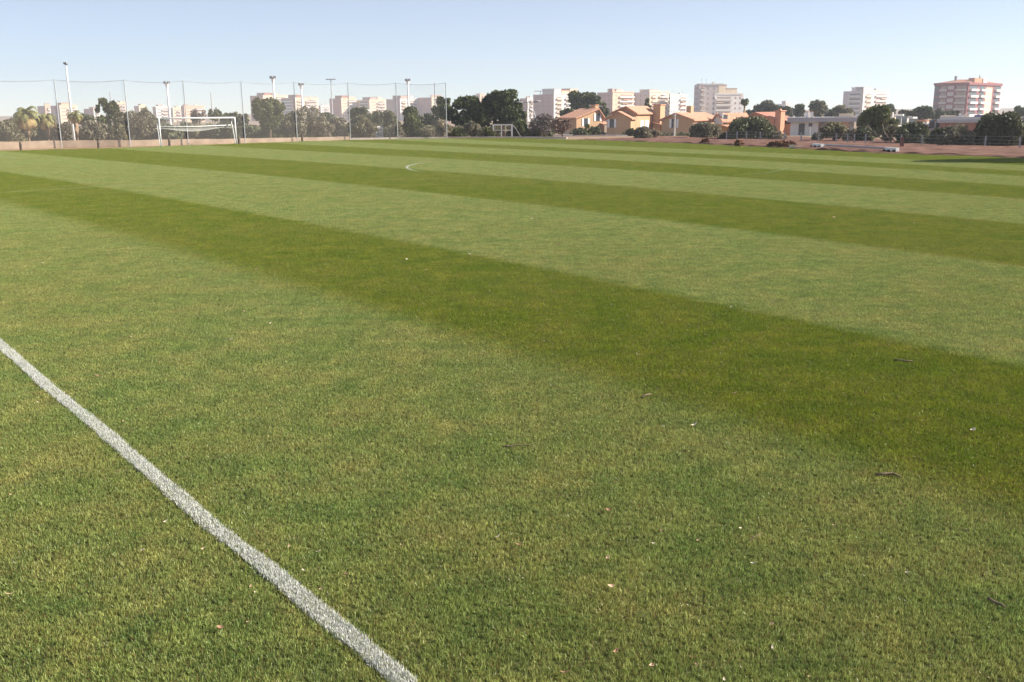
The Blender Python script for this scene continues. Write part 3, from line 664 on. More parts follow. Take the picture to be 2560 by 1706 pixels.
block(338, 350, 368, 265, 1000, 'mauve_wall', 'cream_wall', [(352, 362, 261, 'cream_wall')], 'pale cream block peeping over the grey olive left of the goal')
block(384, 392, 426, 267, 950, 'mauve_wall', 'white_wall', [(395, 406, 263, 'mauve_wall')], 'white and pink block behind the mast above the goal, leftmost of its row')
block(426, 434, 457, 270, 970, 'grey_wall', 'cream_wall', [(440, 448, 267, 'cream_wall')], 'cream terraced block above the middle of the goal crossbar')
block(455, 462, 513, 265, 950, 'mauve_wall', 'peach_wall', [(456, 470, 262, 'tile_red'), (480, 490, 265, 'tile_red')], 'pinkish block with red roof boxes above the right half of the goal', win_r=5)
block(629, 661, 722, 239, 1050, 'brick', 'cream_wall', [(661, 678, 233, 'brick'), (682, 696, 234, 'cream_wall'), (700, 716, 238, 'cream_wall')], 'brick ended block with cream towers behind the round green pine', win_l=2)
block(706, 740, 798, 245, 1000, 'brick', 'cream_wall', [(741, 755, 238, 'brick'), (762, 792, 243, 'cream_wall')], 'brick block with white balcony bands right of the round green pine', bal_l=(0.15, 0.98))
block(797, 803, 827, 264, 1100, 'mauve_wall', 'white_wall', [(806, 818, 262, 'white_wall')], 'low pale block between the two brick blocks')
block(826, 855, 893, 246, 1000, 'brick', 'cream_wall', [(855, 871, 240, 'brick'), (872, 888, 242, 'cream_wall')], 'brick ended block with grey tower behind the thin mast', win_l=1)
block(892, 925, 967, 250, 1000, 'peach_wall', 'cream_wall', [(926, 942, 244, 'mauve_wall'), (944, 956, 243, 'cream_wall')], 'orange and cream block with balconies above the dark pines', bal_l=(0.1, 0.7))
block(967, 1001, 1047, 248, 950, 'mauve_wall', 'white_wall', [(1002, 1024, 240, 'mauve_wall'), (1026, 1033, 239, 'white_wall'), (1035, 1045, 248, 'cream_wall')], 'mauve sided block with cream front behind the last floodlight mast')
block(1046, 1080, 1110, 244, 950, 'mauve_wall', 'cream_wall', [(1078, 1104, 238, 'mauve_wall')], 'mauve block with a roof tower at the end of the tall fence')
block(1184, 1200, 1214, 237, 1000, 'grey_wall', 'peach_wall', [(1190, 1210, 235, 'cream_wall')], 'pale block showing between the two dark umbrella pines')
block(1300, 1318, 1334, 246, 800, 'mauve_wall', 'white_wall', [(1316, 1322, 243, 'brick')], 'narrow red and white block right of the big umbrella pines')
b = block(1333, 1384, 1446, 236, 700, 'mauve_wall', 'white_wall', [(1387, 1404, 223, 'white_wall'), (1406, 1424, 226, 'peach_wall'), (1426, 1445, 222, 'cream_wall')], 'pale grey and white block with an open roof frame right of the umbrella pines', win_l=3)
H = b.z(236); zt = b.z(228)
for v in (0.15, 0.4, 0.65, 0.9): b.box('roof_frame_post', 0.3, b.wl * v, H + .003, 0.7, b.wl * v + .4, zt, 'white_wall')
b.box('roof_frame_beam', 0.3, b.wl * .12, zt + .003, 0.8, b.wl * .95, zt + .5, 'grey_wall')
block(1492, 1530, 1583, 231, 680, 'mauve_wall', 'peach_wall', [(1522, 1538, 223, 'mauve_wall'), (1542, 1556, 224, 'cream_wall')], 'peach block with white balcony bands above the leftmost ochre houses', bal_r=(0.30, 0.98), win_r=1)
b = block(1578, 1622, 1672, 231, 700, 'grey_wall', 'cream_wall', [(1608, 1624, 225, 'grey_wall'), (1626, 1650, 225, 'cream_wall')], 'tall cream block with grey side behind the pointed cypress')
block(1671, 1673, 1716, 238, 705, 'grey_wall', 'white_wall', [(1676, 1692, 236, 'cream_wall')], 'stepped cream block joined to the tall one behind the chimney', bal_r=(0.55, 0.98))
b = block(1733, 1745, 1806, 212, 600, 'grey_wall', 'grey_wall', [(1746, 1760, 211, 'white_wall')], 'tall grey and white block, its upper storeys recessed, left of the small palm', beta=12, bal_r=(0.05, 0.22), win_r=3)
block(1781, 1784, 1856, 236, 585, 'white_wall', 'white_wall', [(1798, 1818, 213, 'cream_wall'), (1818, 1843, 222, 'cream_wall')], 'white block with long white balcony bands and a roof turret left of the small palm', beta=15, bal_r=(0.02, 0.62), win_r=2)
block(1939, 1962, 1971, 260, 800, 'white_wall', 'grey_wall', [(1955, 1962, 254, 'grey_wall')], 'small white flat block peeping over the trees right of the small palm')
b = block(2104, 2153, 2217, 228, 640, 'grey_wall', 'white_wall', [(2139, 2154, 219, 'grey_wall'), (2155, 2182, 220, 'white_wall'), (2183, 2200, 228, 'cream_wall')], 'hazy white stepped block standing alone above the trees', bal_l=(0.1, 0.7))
def red_block():
    b = Bld('apartment_block', 'dark red brick tower block with pitched red roof at the far right', 'apartment block', 2329, 2413, 2494, 470, 45, 'apartment blocks on the skyline')
    H = b.z(213); fh = (b.z(213) - b.z(213 + 16.2)); vis = 6
    b.box('wall', 0, 0, 0, b.wr, b.wl, H, 'red_brick')
    b.box('cornice', -0.6, -0.6, H + .003, b.wr + .3, b.wl + .3, H + 1.2, 'red_brick')
    r = MB(); zt = b.z(197); a = 0.22
    c = [(b.wr * .02, b.wl * .02), (b.wr * .98, b.wl * .02), (b.wr * .98, b.wl * .98), (b.wr * .02, b.wl * .98)]; e = [(b.wr * .30, b.wl * .30), (b.wr * .5, b.wl * .30), (b.wr * .5, b.wl * .6), (b.wr * .3, b.wl * .6)]
    for i in range(4):
        j = (i + 1) % 4; r.quad((*c[i], H + 1.2), (*c[j], H + 1.2), (*e[j], zt), (*e[i], zt))
    r.quad(*[(*q, zt) for q in e]); r.build('roof', M['tile_red'], b.t)
    b.box('dormer', b.wr * .18, b.wl * .02, H + 1.203, b.wr * .4, b.wl * .2, H + 3.4, 'salmon_wall'); b.box('dormer', b.wr * .45, b.wl * .02, H + 1.203, b.wr * .56, b.wl * .2, H + 3.2, 'white_wall')
    b.box('chimney', b.wr * .2, b.wl * .6, zt - 2, b.wr * .24, b.wl * .64, zt + 1.6, 'dark_steel'); b.box('chimney', b.wr * .62, b.wl * .3, zt - 2.4, b.wr * .66, b.wl * .34, zt + 1.2, 'dark_steel'); b.box('aerial', b.wr * .5, b.wl * .2, zt - 2.4, b.wr * .512, b.wl * .212, zt + 2.2, 'dark_steel')
    zz = H - vis * fh + 0.2
    for v0, v1, mm in ((0.06, 0.34, 'shade'), (0.42, 0.60, 'grey_wall'), (0.64, 0.80, 'shade'), (0.86, 0.98, 'glass')):
        o = None
        for j in range(vis): b.win_l((v0 + v1) / 2 * b.wl, zz + j * fh + .8, (v1 - v0) * b.wl, fh * .6, mm)
    b.balconies('l', vis, zz, fh, b.wl * .05, b.wl * .36, 1.0, 'grey_wall'); b.balconies('l', vis, zz, fh, b.wl * .62, b.wl * .82, 1.0, 'grey_wall')
    for u0, u1, mm in ((0.04, 0.26, 'glass'), (0.34, 0.48, 'glass'), (0.80, 0.97, 'glass')):
        for j in range(vis): b.win_r((u0 + u1) / 2 * b.wr, zz + j * fh + .9, (u1 - u0) * b.wr, fh * .5, mm)
        b.balconies('r', vis, zz, fh, u0 * b.wr, u1 * b.wr, 1.1, 'white_wall')
    b.box('cream_panel', b.wr * .52, -0.15, zz - 6, b.wr * .72, -0.003, H - 1, 'cream_wall')
    for j in range(vis):
        for k in range(3):
            o = b.win_r(b.wr * (.55 + .07 * k), zz + j * fh + .9, 0.8, 1.5, 'peach_wall'); o.location.y = -0.16
    return b
red_block()

# ---- gabled houses of the near row
def gable_house(label, pxl, pxc, pxr, D, py_eave_c, py_ridge, ridge_px, gable, wall, lit=None, beta=62, tile='tile', name='house', over=0.45, base=None):
    b = Bld(name, label, 'house', pxl, pxc, pxr, D, beta, 'ochre houses beyond the pitch')
    E_ = b.z(py_eave_c); Rz = b.z(py_ridge, ridge_px); mb = MB(); wl, wr = b.wl, b.wr
    b.E, b.Rz = E_, Rz
    if gable == 'l':
        v = min(wl * .9, max(wl * .1, b.solve(ridge_px, py_ridge, b.x, b.y, -math.sin(b.b), math.cos(b.b)))); 
        E2 = E_
        mb.prism([(0, 0, 0), (0, wl, 0), (0, wl, E2), (0, v, Rz), (0, 0, E_)], (wr, 0, 0)); b.v = v
        th = 0.22
        rf = MB()
        for y0, z0_, sg_ in ((-over, E_ - over * (Rz - E_) / v, 1), (wl + over, E2 - over * (Rz - E2) / (wl - v), -1)):
            rf.prism([(-over, y0, z0_ + .02), (-over, v, Rz + .02), (-over, v, Rz + th + .02), (-over, y0, z0_ + th + .02)], (wr + 2 * over, 0, 0))
    else:
        u = min(wr * .9, max(wr * .1, b.solve(ridge_px, py_ridge, b.x, b.y, math.cos(b.b), math.sin(b.b)))); b.v = u
        mb.prism([(0, 0, 0), (wr, 0, 0), (wr, 0, E_), (u, 0, Rz), (0, 0, E_)], (0, wl, 0)); th = 0.22; rf = MB()
        for x0, s_ in ((-over, u), (wr + over, wr - u)):
            z0_ = E_ - over * (Rz - E_) / s_
            rf.prism([(x0, -over, z0_ + .02), (u, -over, Rz + .02), (u, -over, Rz + th + .02), (x0, -over, z0_ + th + .02)], (0, wl + 2 * over, 0))
    mb.build('wall', M[wall], b.t); b.roof = rf.build('roof', M[tile], b.t)
    return b
def front_gable(b, x0, ez, rz, v, wall):
    wl = b.wl; MB().prism([(x0, .02, 0), (x0, wl - .02, 0), (x0, wl - .02, ez), (x0, v, rz), (x0, .02, ez)], (-x0 - .003, 0, 0)).build('front_wall', M[wall], b.t); rf = MB()
    for y0, z0 in ((-.4, ez - .4 * (rz - ez) / v), (wl + .4, ez - .4 * (rz - ez) / (wl - v))):
        rf.prism([(x0 - .4, y0, z0 + .02), (x0 - .4, v, rz + .02), (x0 - .4, v, rz + .22), (x0 - .4, y0, z0 + .22)], (-x0 + .38, 0, 0))
    rf.build('front_roof', M['tile'], b.t); b.front = x0
def shutters(b, face, u, z, w=0.9, h=1.4):
    wn = (b.win_l if face == 'l' else b.win_r)(u, z, w, h, 'glass')
    if face == 'l': wn.location.x += getattr(b, 'front', 0)
    for s in (-1, 1):
        mb = MB()
        if face == 'l': mb.box(-0.09, s * (w * .75) - w * .22, 0, -0.052, s * (w * .75) + w * .22, h)
        else: mb.box(s * (w * .75) - w * .22, -0.09, 0, s * (w * .75) + w * .22, -0.052, h)
        mb.build('shutter', M['shutter'], wn)
def on_l(b, px, py): return b.solve(px, py, b.x, b.y, -math.sin(b.b), math.cos(b.b))
def on_r(b, px, py): return b.solve(px, py, b.x, b.y, math.cos(b.b), math.sin(b.b))
b = gable_house('leftmost ochre house, its gable in the sun, beside the bare red tree', 1402, 1441, 1508, 185, 296, 274, 1494, 'r', 'ochre_wall', beta=38)
shutters(b, 'r', on_r(b, 1464, 310), b.z(317), 1.0, 1.5); shutters(b, 'r', on_r(b, 1494, 300), b.z(304), 1.0, 1.4)
b.box('chimney', b.wr * .86, 1.2, b.E - .5, b.wr * .98, 2.6, b.z(264), 'ochre_wall', b.roof); b.box('chimney_cap', b.wr * .85, 1.1, b.z(264) + .003, b.wr * .99, 2.7, b.z(262), 'tile', b.roof)
b2 = Bld('carport', 'low tiled carport between the two left ochre houses with a dark opening', 'carport', 1500, 1508, 1530, 188, 38)
b2.box('back_wall', 0, 3, 0, b2.wr, 3.3, b2.z(313), 'ochre_wall'); rf = MB().prism([(0, -.4, b2.z(313)), (0, 3.3, b2.z(302)), (0, 3.3, b2.z(301)), (0, -.4, b2.z(311.5))], (b2.wr, 0, 0)); rf.build('roof', M['tile'], b2.t)
for u in (0.1, 0.9): b2.box('post', b2.wr * u - .1, 0, 0, b2.wr * u + .1, .2, b2.z(313), 'ochre_wall')
b = gable_house('second ochre house with a shaded gable, tall chimney and two white windows', 1530, 1590, 1637, 180, 283.5, 268.5, 1567, 'l', 'ochre_wall', beta=58)
front_gable(b, -2.2, b.z(297), b.z(281), on_l(b, 1560, 285), 'ochre_wall')
shutters(b, 'l', on_l(b, 1543, 312), b.z(319), 0.9, 1.5)
for px in (1605, 1617): b.win_r(on_r(b, px, 310), b.z(320), 1.5, 1.3 if px > 1610 else 1.3, 'shutter')
b.win_l(on_l(b, 1555, 300), b.z(302), .35, .35, 'brick', 'vent').location.x = -2.2
o = b.box('chimney', b.wr * .86, -1.6, 0, b.wr * 1.12, -.12, b.z(263), 'ochre_wall'); b.box('chimney_cap', b.wr * .84, -1.75, b.z(263) + .003, b.wr * 1.14, 0.05, b.z(261), 'tile', o)
mb = MB().prism([(b.wr * .75, -3.4, b.z(319)), (b.wr * .75, -.1, b.z(307)), (b.wr * .75, -.1, b.z(306)), (b.wr * .75, -3.4, b.z(317.5))], (b.wr * .9, 0, 0)); mb.build('porch_roof', M['tile_red'], b.t)
b = gable_house('third ochre house with a wide shaded gable behind the concrete pole', 1654, 1733, 1800, 172, 301, 285, 1690, 'l', 'ochre_wall', beta=55)
shutters(b, 'l', on_l(b, 1685, 312), b.z(320), 0.9, 1.5)
b.box('chimney', b.wr * .45, b.v - .4, b.Rz - .4, b.wr * .55, b.v + .5, b.z(265), 'ochre_wall', b.roof)
b = gable_house('fourth yellow-ochre house with a lower tiled roof and shaded porch', 1785, 1806, 1872, 176, 301, 286.5, 1796, 'l', 'yellow_wall', beta=32)
b.win_r(on_r(b, 1812, 305), b.z(310), 1.2, 1.6, 'glass')
b.win_l(on_l(b, 1796, 304), b.z(311), 2.2, 2.0, 'shutter')
mb = MB().prism([(-.6, -4.2, b.z(324)), (-.6, -.05, b.z(313)), (-.6, -.05, b.z(311.8)), (-.6, -4.2, b.z(322.5))], (b.wr * .75, 0, 0)); mb.build('porch_roof', M['tile'], b.t)
b.box('porch_beam', -.5, -4.0, b.z(328), b.wr * .7, -3.6, b.z(324.2), 'cream_wall')
for u in (0.0, 0.66): b.box('porch_post', b.wr * u, -4.0, 0, b.wr * u + .4, -3.6, b.z(328) - .003, 'cream_wall')
b = gable_house('salmon house with a thick brick chimney behind the dark rounded bush', 1858, 1935, 1978, 178, 299, 284, 1890, 'l', 'salmon_wall', beta=50, tile='tile_red')
o = b.box('chimney', b.wr * .02, -1.2, 0, b.wr * .26, -.1, b.z(279), 'salmon_wall'); b.box('chimney_cap', 0.0 - .1, -1.35, b.z(279) + .003, b.wr * .29, .02, b.z(276.5), 'tile', o); b.box('chimney_pot', b.wr * .09, -.8, b.z(276.5) + .003, b.wr * .18, -.4, b.z(273), 'tile', o)
b.win_r(on_r(b, 1941, 311), b.z(316), .9, 1.4, 'shutter')
b.box('lower_wing', b.wr * .5, -2.5, 0, b.wr * 1.0, -.1, b.z(311), 'salmon_wall'); mb = MB().prism([(b.wr * .4, -3, b.z(312)), (b.wr * .4, -.1, b.z(299)), (b.wr * .4, -.1, b.z(298)), (b.wr * .4, -3, b.z(310.8))], (b.wr * .7, 0, 0)); mb.build('wing_roof', M['tile'], b.t)

# white modern house (faces the pitch)
def modern():
    D = 150; b = Bld('modern_house', 'white modern flat-roofed house with a grey roof slab and two white chimneys', 'house', 1975, 1977, 2133, D, -17)
    X = lambda px, py=310: on_r(b, px, py); Z = lambda py: b.z(py, 2050)
    b.box('wall', 0, 0, 0, X(2046), 8, Z(305), 'white_wall'); b.box('rear_wall', X(2046) + .003, 1.6, 0, X(2132), 8, Z(305), 'mauve_wall')
    o = MB().box(-.5, -1.0, Z(305) + .003, X(2143), 8.6, Z(293.5)).build('roof_slab', M['roof_grey'], b.t)
    for a, c in ((2012, 2019), (2025.5, 2032)):
        b.box('chimney', X(a), 2, Z(293.5) + .003, X(c), 3.0, Z(280), 'white_wall', o); b.box('chimney_cap', X(a) - .08, 1.9, Z(280) + .003, X(c) + .08, 3.1, Z(278.6), 'tile_red', o)
    b.box('roof_box', X(2098), 2, Z(293.5) + .003, X(2134), 5, Z(285.5), 'cream_wall', o)
    b.win_r(X(2005), Z(337), X(2013) - X(1998), Z(308.5) - Z(337)); b.win_r(X(2026), Z(316), X(2030) - X(2021.5), Z(309.5) - Z(316))
    b.win_r(X(1999.5), Z(354), X(2003) - X(1995.5), Z(342.5) - Z(354), 'glass', 'door'); b.win_r(X(2016), Z(354), X(2023) - X(2008), Z(342.5) - Z(354), 'glass', 'garage_opening')
    for a in (2052, 2124): b.box('dark_panel', X(a), 1.5, 0, X(a) + .7, 1.597, Z(305), 'lamp_grey')
    for px in (1979, 2010): b.box('aerial', X(px), 1.0, Z(293.5) + .003, X(px) + .06, 1.06, Z(276), 'steel', o)
modern()
def villa(label, pxl, pxc, pxr, D, py, m, parts, beta=30, name='villa'):
    b = Bld(name, label, 'house', pxl, pxc, pxr, D, beta, 'white houses behind the bushes at the right'); b.box('wall', 0, 0, 0, b.wr, b.wl, b.z(py), m)
    for nm, u0, u1, p0, p1, mm in parts: b.box(nm, b.wr * u0, .4, b.z(p0) + .003, b.wr * u1, 2.5, b.z(p1), mm)
    b.grid('r', 2, 1, b.z(py + 16), 3, b.wr * .1, b.wr * .9, 1.2, 1.4); return b
villa('bright white house with a raised corner post right of the leaning pine', 2229, 2235, 2272, 160, 297, 'white_wall', [('corner_post', .02, .09, 297, 281, 'white_wall'), ('parapet', .1, .6, 297, 293.5, 'cream_wall'), ('chimney', .72, .8, 297, 286, 'shutter')])
villa('cream house with a stepped white roof edge above the dark bushes', 2263, 2270, 2298, 170, 302, 'cream_wall', [('stair_wall', .6, 1.0, 302, 293, 'white_wall')])
villa('white house with reddish terrace walls behind dark bushes', 2312, 2318, 2358, 165, 305, 'white_wall', [('terrace_wall', .1, .9, 305, 301, 'salmon_wall')])
def terrace_house():
    b = Bld('terrace_house', 'house with a long flat grey roof and dark terrace openings below the red tower', 'house', 2345, 2349, 2468, 160, -24)
    X = lambda px, py=305: on_r(b, px, py); Z = lambda py: b.z(py, 2400)
    b.box('wall', 0, 2.5, 0, b.wr, 8, Z(307), 'brick'); o = b.box('roof_slab', -.4, -.6, Z(307), b.wr + .2, 2.497, Z(298), 'roof_grey')
    b.box('upper_wall', 0, 2.6, Z(307) + .003, b.wr, 7.9, Z(292.5), 'grey_wall')
    for a, c in ((2376, 2408), (2433, 2462)): b.box('window', X(a), 2.5, Z(304), X(c), 2.597, Z(299), 'glass')
    for px in (2356, 2375, 2446): b.box('post', X(px), -.2, 0, X(px) + .35, .15, Z(307) - .003, 'white_wall' if px > 2400 else 'brick')
    b.box('awning', X(2436), 3, Z(292.5) + .003, X(2466), 5, Z(288.5), 'blue'); b.box('chimney', X(2396), 3, Z(292.5) + .003, X(2402), 4, Z(284), 'white_wall'); b.box('chimney', X(2410), 3, Z(292.5) + .003, X(2415), 4, Z(286), 'cream_wall')
    b.box('pergola', X(2350), 3, Z(292.5) + .003, X(2390), 5, Z(289.5), 'cream_wall')
terrace_house()
villa('grey and white house cut by the right edge of the picture', 2540, 2546, 2600, 150, 298, 'white_wall', [('roof_slab', 0, 1, 298, 293, 'roof_grey')])

# low white walls and parked cars in front of the houses
def low_wall(px0, px1, py0, py1, D, m, label, name='garden_wall'):
    x0, y, zt = at(px0, py0, D); x1 = at(px1, py0, D)[0]; zb = at(px0, py1, D)[2]; o = MB().box(0, 0, -1.0, x1 - x0, .2, zt - zb).build(name, M[m]); o.location = (x0, y, zb); tag(o, label, 'wall', 'garden walls in front of the ochre houses'); return o
low_wall(1383, 1433, 337, 345, 122, 'white_wall', 'left white garden wall below the bare red tree')
low_wall(1435, 1545, 338.5, 345.5, 123, 'grey_wall', 'long pale garden wall below the leftmost ochre house')
low_wall(1540, 1569, 338, 347, 121, 'white_wall', 'short white garden wall below the second ochre house')
low_wall(1695, 1722, 344.5, 348.5, 116, 'white_wall', 'low white block on the soil below the third ochre house', 'concrete_block')
def hedge(px0, px1, py0, py1, D, label):
    x0, y, zt = at(px0, py0, D); x1 = at(px1, py0, D)[0]; zb = min(at(px0, py1, D)[2], terrain(x0, y)) ; leaf_box('hedge', label, (x0, y, zb), (x1 - x0, 1.2, zt - zb), 'dark')
def car(px0, px1, pyb, D, paint, label):
    x0, y, zb = at(px0, pyb, D); x1 = at(px1, pyb, D)[0]; l = x1 - x0; k = l / 4.3
    t = thing('parked_car', label, 'car', ((x0 + x1) / 2, y, zb), 0, 'cars parked by the houses')
    prof = [(-2.1, .35), (2.1, .35), (2.15, .75), (1.9, .95), (1.1, 1.0), (.6, 1.42), (-1.2, 1.45), (-2.0, 1.0), (-2.15, .8)]
    MB().prism([(a * k, -.8 * k, z * k) for a, z in prof], (0, 1.6 * k, 0)).build('body', M[paint], t)
    MB().prism([(a * k, -.82 * k, z * k) for a, z in [(-1.75, 1.02), (.85, 1.02), (.5, 1.34), (-1.15, 1.37)]], (0, .018 * k, 0)).build('side_window', M['glass'], t)
    for wx in (-1.35, 1.35):
        for wy in (-.82, .62): MB().tube([(wx * k, wy * k, .33 * k), (wx * k, (wy + .2) * k, .33 * k)], .33 * k, 12).build('wheel', M['rubber'], t)
car(1407, 1431, 341, 150, 'car_white', 'white car half hidden by the garden wall below the leftmost ochre house')
car(1490, 1516, 338, 150, 'car_dark', 'dark car in the shade of the tiled carport')
car(1955, 1981, 353, 112, 'car_white', 'white car parked left of the white modern house')
car(1818, 1836, 352, 130, 'car_white', 'white car in front of the shaded porch of the yellow-ochre house')
# ---------------------------------------------------------------- vegetation
def leaf_mesh(name, C, size, m, tone, flat=0.0, stretch=1.6):
    n = len(C); d = rng.normal(0, 1, (n, 3)); d /= np.linalg.norm(d, axis=1)[:, None]
    e = rng.normal(0, 1, (n, 3)); e -= (e * d).sum(1)[:, None] * d; e /= np.linalg.norm(e, axis=1)[:, None]
    s = (size * rng.uniform(0.55, 1.35, n))[:, None]
    a, b = d * s * stretch * 0.5, e * s * 0.5
    V = np.stack([C - a, C + b * .9 - a * .1, C + a, C - b * .9 + a * .15], 1).reshape(-1, 3)
    return np_mesh(name, V, np.arange(4 * n).reshape(-1, 4), m, {'tone': ('POINT', 'FLOAT', np.repeat(tone, 4).astype(np.float32))})
def lobe_points(c, r, n, hollow=0.55):
    d = rng.normal(0, 1, (n, 3)); d /= np.linalg.norm(d, axis=1)[:, None]
    q = hollow + (1 - hollow) * rng.uniform(0, 1, n) ** 0.6; q *= 1 + rng.normal(0, 0.07, n)
    return np.array(c) + d * np.array(r) * q[:, None]
def leaf_box(name, label, loc, dim, kind):
    n = int(900 * dim[0] * dim[2] / 6); P = rng.uniform(0, 1, (n, 3)) * np.array(dim); P[:, 2] *= 1 + rng.normal(0, .05, n)
    o = link(name, leaf_mesh(name, P, 0.22, F[kind], rng.uniform(0, .8, n))); o.location = loc; tag(o, label, 'hedge', 'clipped hedges by the ochre houses'); return o
KINDS = {   # foliage, leaf size, cover, lobes, lobe size, trunk bark
 'olive': ('olive', .22, 1.5, 13, .42, 'bark'), 'greyolive': ('greyolive', .20, 1.3, 14, .42, 'bark'), 'beige': ('beige', .18, .95, 12, .42, 'pale_bark'),
 'pine': ('pine', .26, 1.9, 15, .38, 'bark'), 'dark': ('dark', .24, 1.7, 12, .44, 'bark'), 'green': ('green', .22, 1.5, 13, .42, 'bark'), 'bush': ('dark', .20, 1.8, 12, .62, 'bark'),
 'bare': ('bare', .16, .55, 10, .45, 'pale_bark'), 'barered': ('barered', .16, .55, 10, .45, 'bark'), 'greybush': ('greyolive', .18, 1.5, 11, .60, 'bark'), 'greenbush': ('green', .18, 1.5, 9, .46, 'bark'), 'palebush': ('beige', .16, 1.1, 9, .46, 'pale_bark')}
def tree(kind, name, label, px, top, bot, hw, D, cat=None, group=None, nlobes=None, trunk=True, zg=None, cone=False, flat=1.0, lean=0):
    fol, ls, cover, nl, lr, bark = KINDS[kind]; nl = nlobes or int(nl * 1.7)
    k = D / FPX; x, y, zt = at(px, top, D); zb_c = at(px, bot, D)[2]; zg = terrain(x, y) if zg is None else zg
    zb_c = max(zb_c, zg - 0.1) if not trunk else max(zb_c, zg + 0.15)
    if not trunk: zb_c = zg - 0.30 * (zt - zg)
    rx = hw * k; ry = rx * rng.uniform(.8, 1.0); rz = max(.3, (zt - zb_c) / 2); cz = (zt + zb_c) / 2 - zg
    t = thing(name, label, cat or ('bush' if 'bush' in name or 'shrub' in name else 'tree'), (x, y, zg), 0, group)
    ls_ = ls * max(.8, min(2.2, D / 115)); P = []; tn = []
    lob = []
    for i in range(nl):
        if cone:
            q = (i + .5) / nl; c = (rng.normal(0, .08) * rx, rng.normal(0, .08) * ry, cz - rz + 2 * rz * q * .92); r_ = rx * (1.02 - q * .8); rr = (r_, r_, rz / nl * 2.2)
        else:
            d = rng.normal(0, 1, 3); d /= np.linalg.norm(d); d *= rng.uniform(.25, 1.0) ** .5
            s = lr * .78 * rng.uniform(.6, 1.4); d = d * (1 - s * .42)
            c = (d[0] * rx * 1.08, d[1] * ry * 1.08, cz + d[2] * rz * 1.06); rr = (rx * s * rng.uniform(.85, 1.25), ry * s, min(rz * s * 1.15 * flat, rx * s * 1.1))
            c = (c[0], c[1], min(max(c[2], cz - rz + rr[2] * .85), cz + rz - rr[2] * .9))
        lob.append(c); area = 4 * np.pi * ((rr[0] * rr[1]) ** 1.6 / 3 + 2 * (rr[0] * rr[2]) ** 1.6 / 3) ** (1 / 1.6)
        n = int(cover * area / (ls_ * ls_ * .75)) + 20; n = min(n, 1800)
        P.append(lobe_points(c, rr, n)); tn.append(np.clip(rng.normal(.45 + rng.normal(0, .13), .17, n), 0, 1))
    P = np.concatenate(P); tn = np.concatenate(tn)
    keep = P[:, 2] > 0.0; P, tn = P[keep], tn[keep]
    link('crown', leaf_mesh('crown', P, ls_, F[fol], tn), t)
    mb = MB(); tr = max(.06, min(.3, rx * .09))
    for i in range(1 if trunk else 3):
        q = rng.normal(0, .18, 2) * rx * (0.3 if trunk else 1.6)
        mb.tube([(lean, q[1] * .3, -.3), (q[0] * .5 + lean * .5, q[1] * .5, max(.3, (cz - rz * .4) * .5)), (q[0], q[1], max(.6, cz - rz * .1))], [tr * 1.2, tr, tr * .6], 7)
    for c in lob[:6]: mb.tube([(0, 0, max(.4, cz - rz * .6)), (c[0] * .5, c[1] * .5, (c[2] + cz) / 2 - rz * .15), c], [tr * .6, tr * .4, tr * .2], 5)
    mb.build('trunk', M[bark], t, True); return t
def palm(label, px, top, base, crown_py, hw, D, stops=26, droop=1.0, fol='palm', group='palms'):
    x, y, zb = at(px, base, D); k = D / FPX; zg = min(zb, terrain(x, y)); zc = at(px, crown_py, D)[2] - zg; rx = hw * k; up = at(px, top, D)[2] - zg - zc
    t = thing('palm_tree', label, 'palm tree', (x, y, zg), 0, group)
    MB().tube([(0, 0, -.3), (.03, 0, zc * .5), (0, 0, zc)], [.26, .19, .20], 9).build('trunk', M['palm_bark'], t, True)
    V = []; tn = []
    for i in range(stops):
        az = 2.4 * i + rng.normal(0, .2); q = i / stops; el = 1.35 - 1.75 * q + rng.normal(0, .1); L0 = rx * rng.uniform(1.0, 1.3)
        p = np.array([0, 0, zc]); a = el; tone = np.clip(.25 + .75 * q ** 1.5 + rng.normal(0, .12), 0, 1)
        for j in range(9):
            step = np.array([math.cos(az) * math.cos(a), math.sin(az) * math.cos(a), math.sin(a)]) * L0 / 9; p2 = p + step
            side = np.array([-math.sin(az), math.cos(az), 0]); wdt = rx * .22 * math.sin(math.pi * min(.96, (j + 1.1) / 10)) + .02
            for s in (-1, 1):
                for h in (0, .5):
                    b0 = p + step * h; tip = b0 + step * .9 + side * s * wdt + np.array([0, 0, -.45 * wdt]); b1 = b0 + step * .62
                    V.append([b0, b1, tip, tip - step * .3]); tn.append(tone + rng.normal(0, .06))
            p = p2; a -= (.16 + .05 * j) * droop
    V = np.array(V).reshape(-1, 3)
    link('crown', np_mesh('crown', V, np.arange(len(V)).reshape(-1, 4), F[fol], {'tone': ('POINT', 'FLOAT', np.repeat(np.clip(tn, 0, 1), 4).astype(np.float32))}), t); return t
palm('leftmost and largest palm, its long fronds arching above the low wall', 73, 246, 352, 292, 42, 92, 30)
palm('second palm from the left, between the largest palm and a fence post', 121, 260, 352, 299, 29, 93)
palm('third palm, slim and partly hidden by the tall white mast', 194, 262, 353, 290, 23, 91, 22)
palm('small dark fan palm against the sky beside the white block', 1860, 236, 300, 253, 15, 190, 30, 1.3, 'dark', None)
GL, GM, GR_, GF = 'trees behind the tall net fence', 'trees behind the far edge of the pitch', 'bushes and trees along the right of the pitch', 'far tree line above the houses'
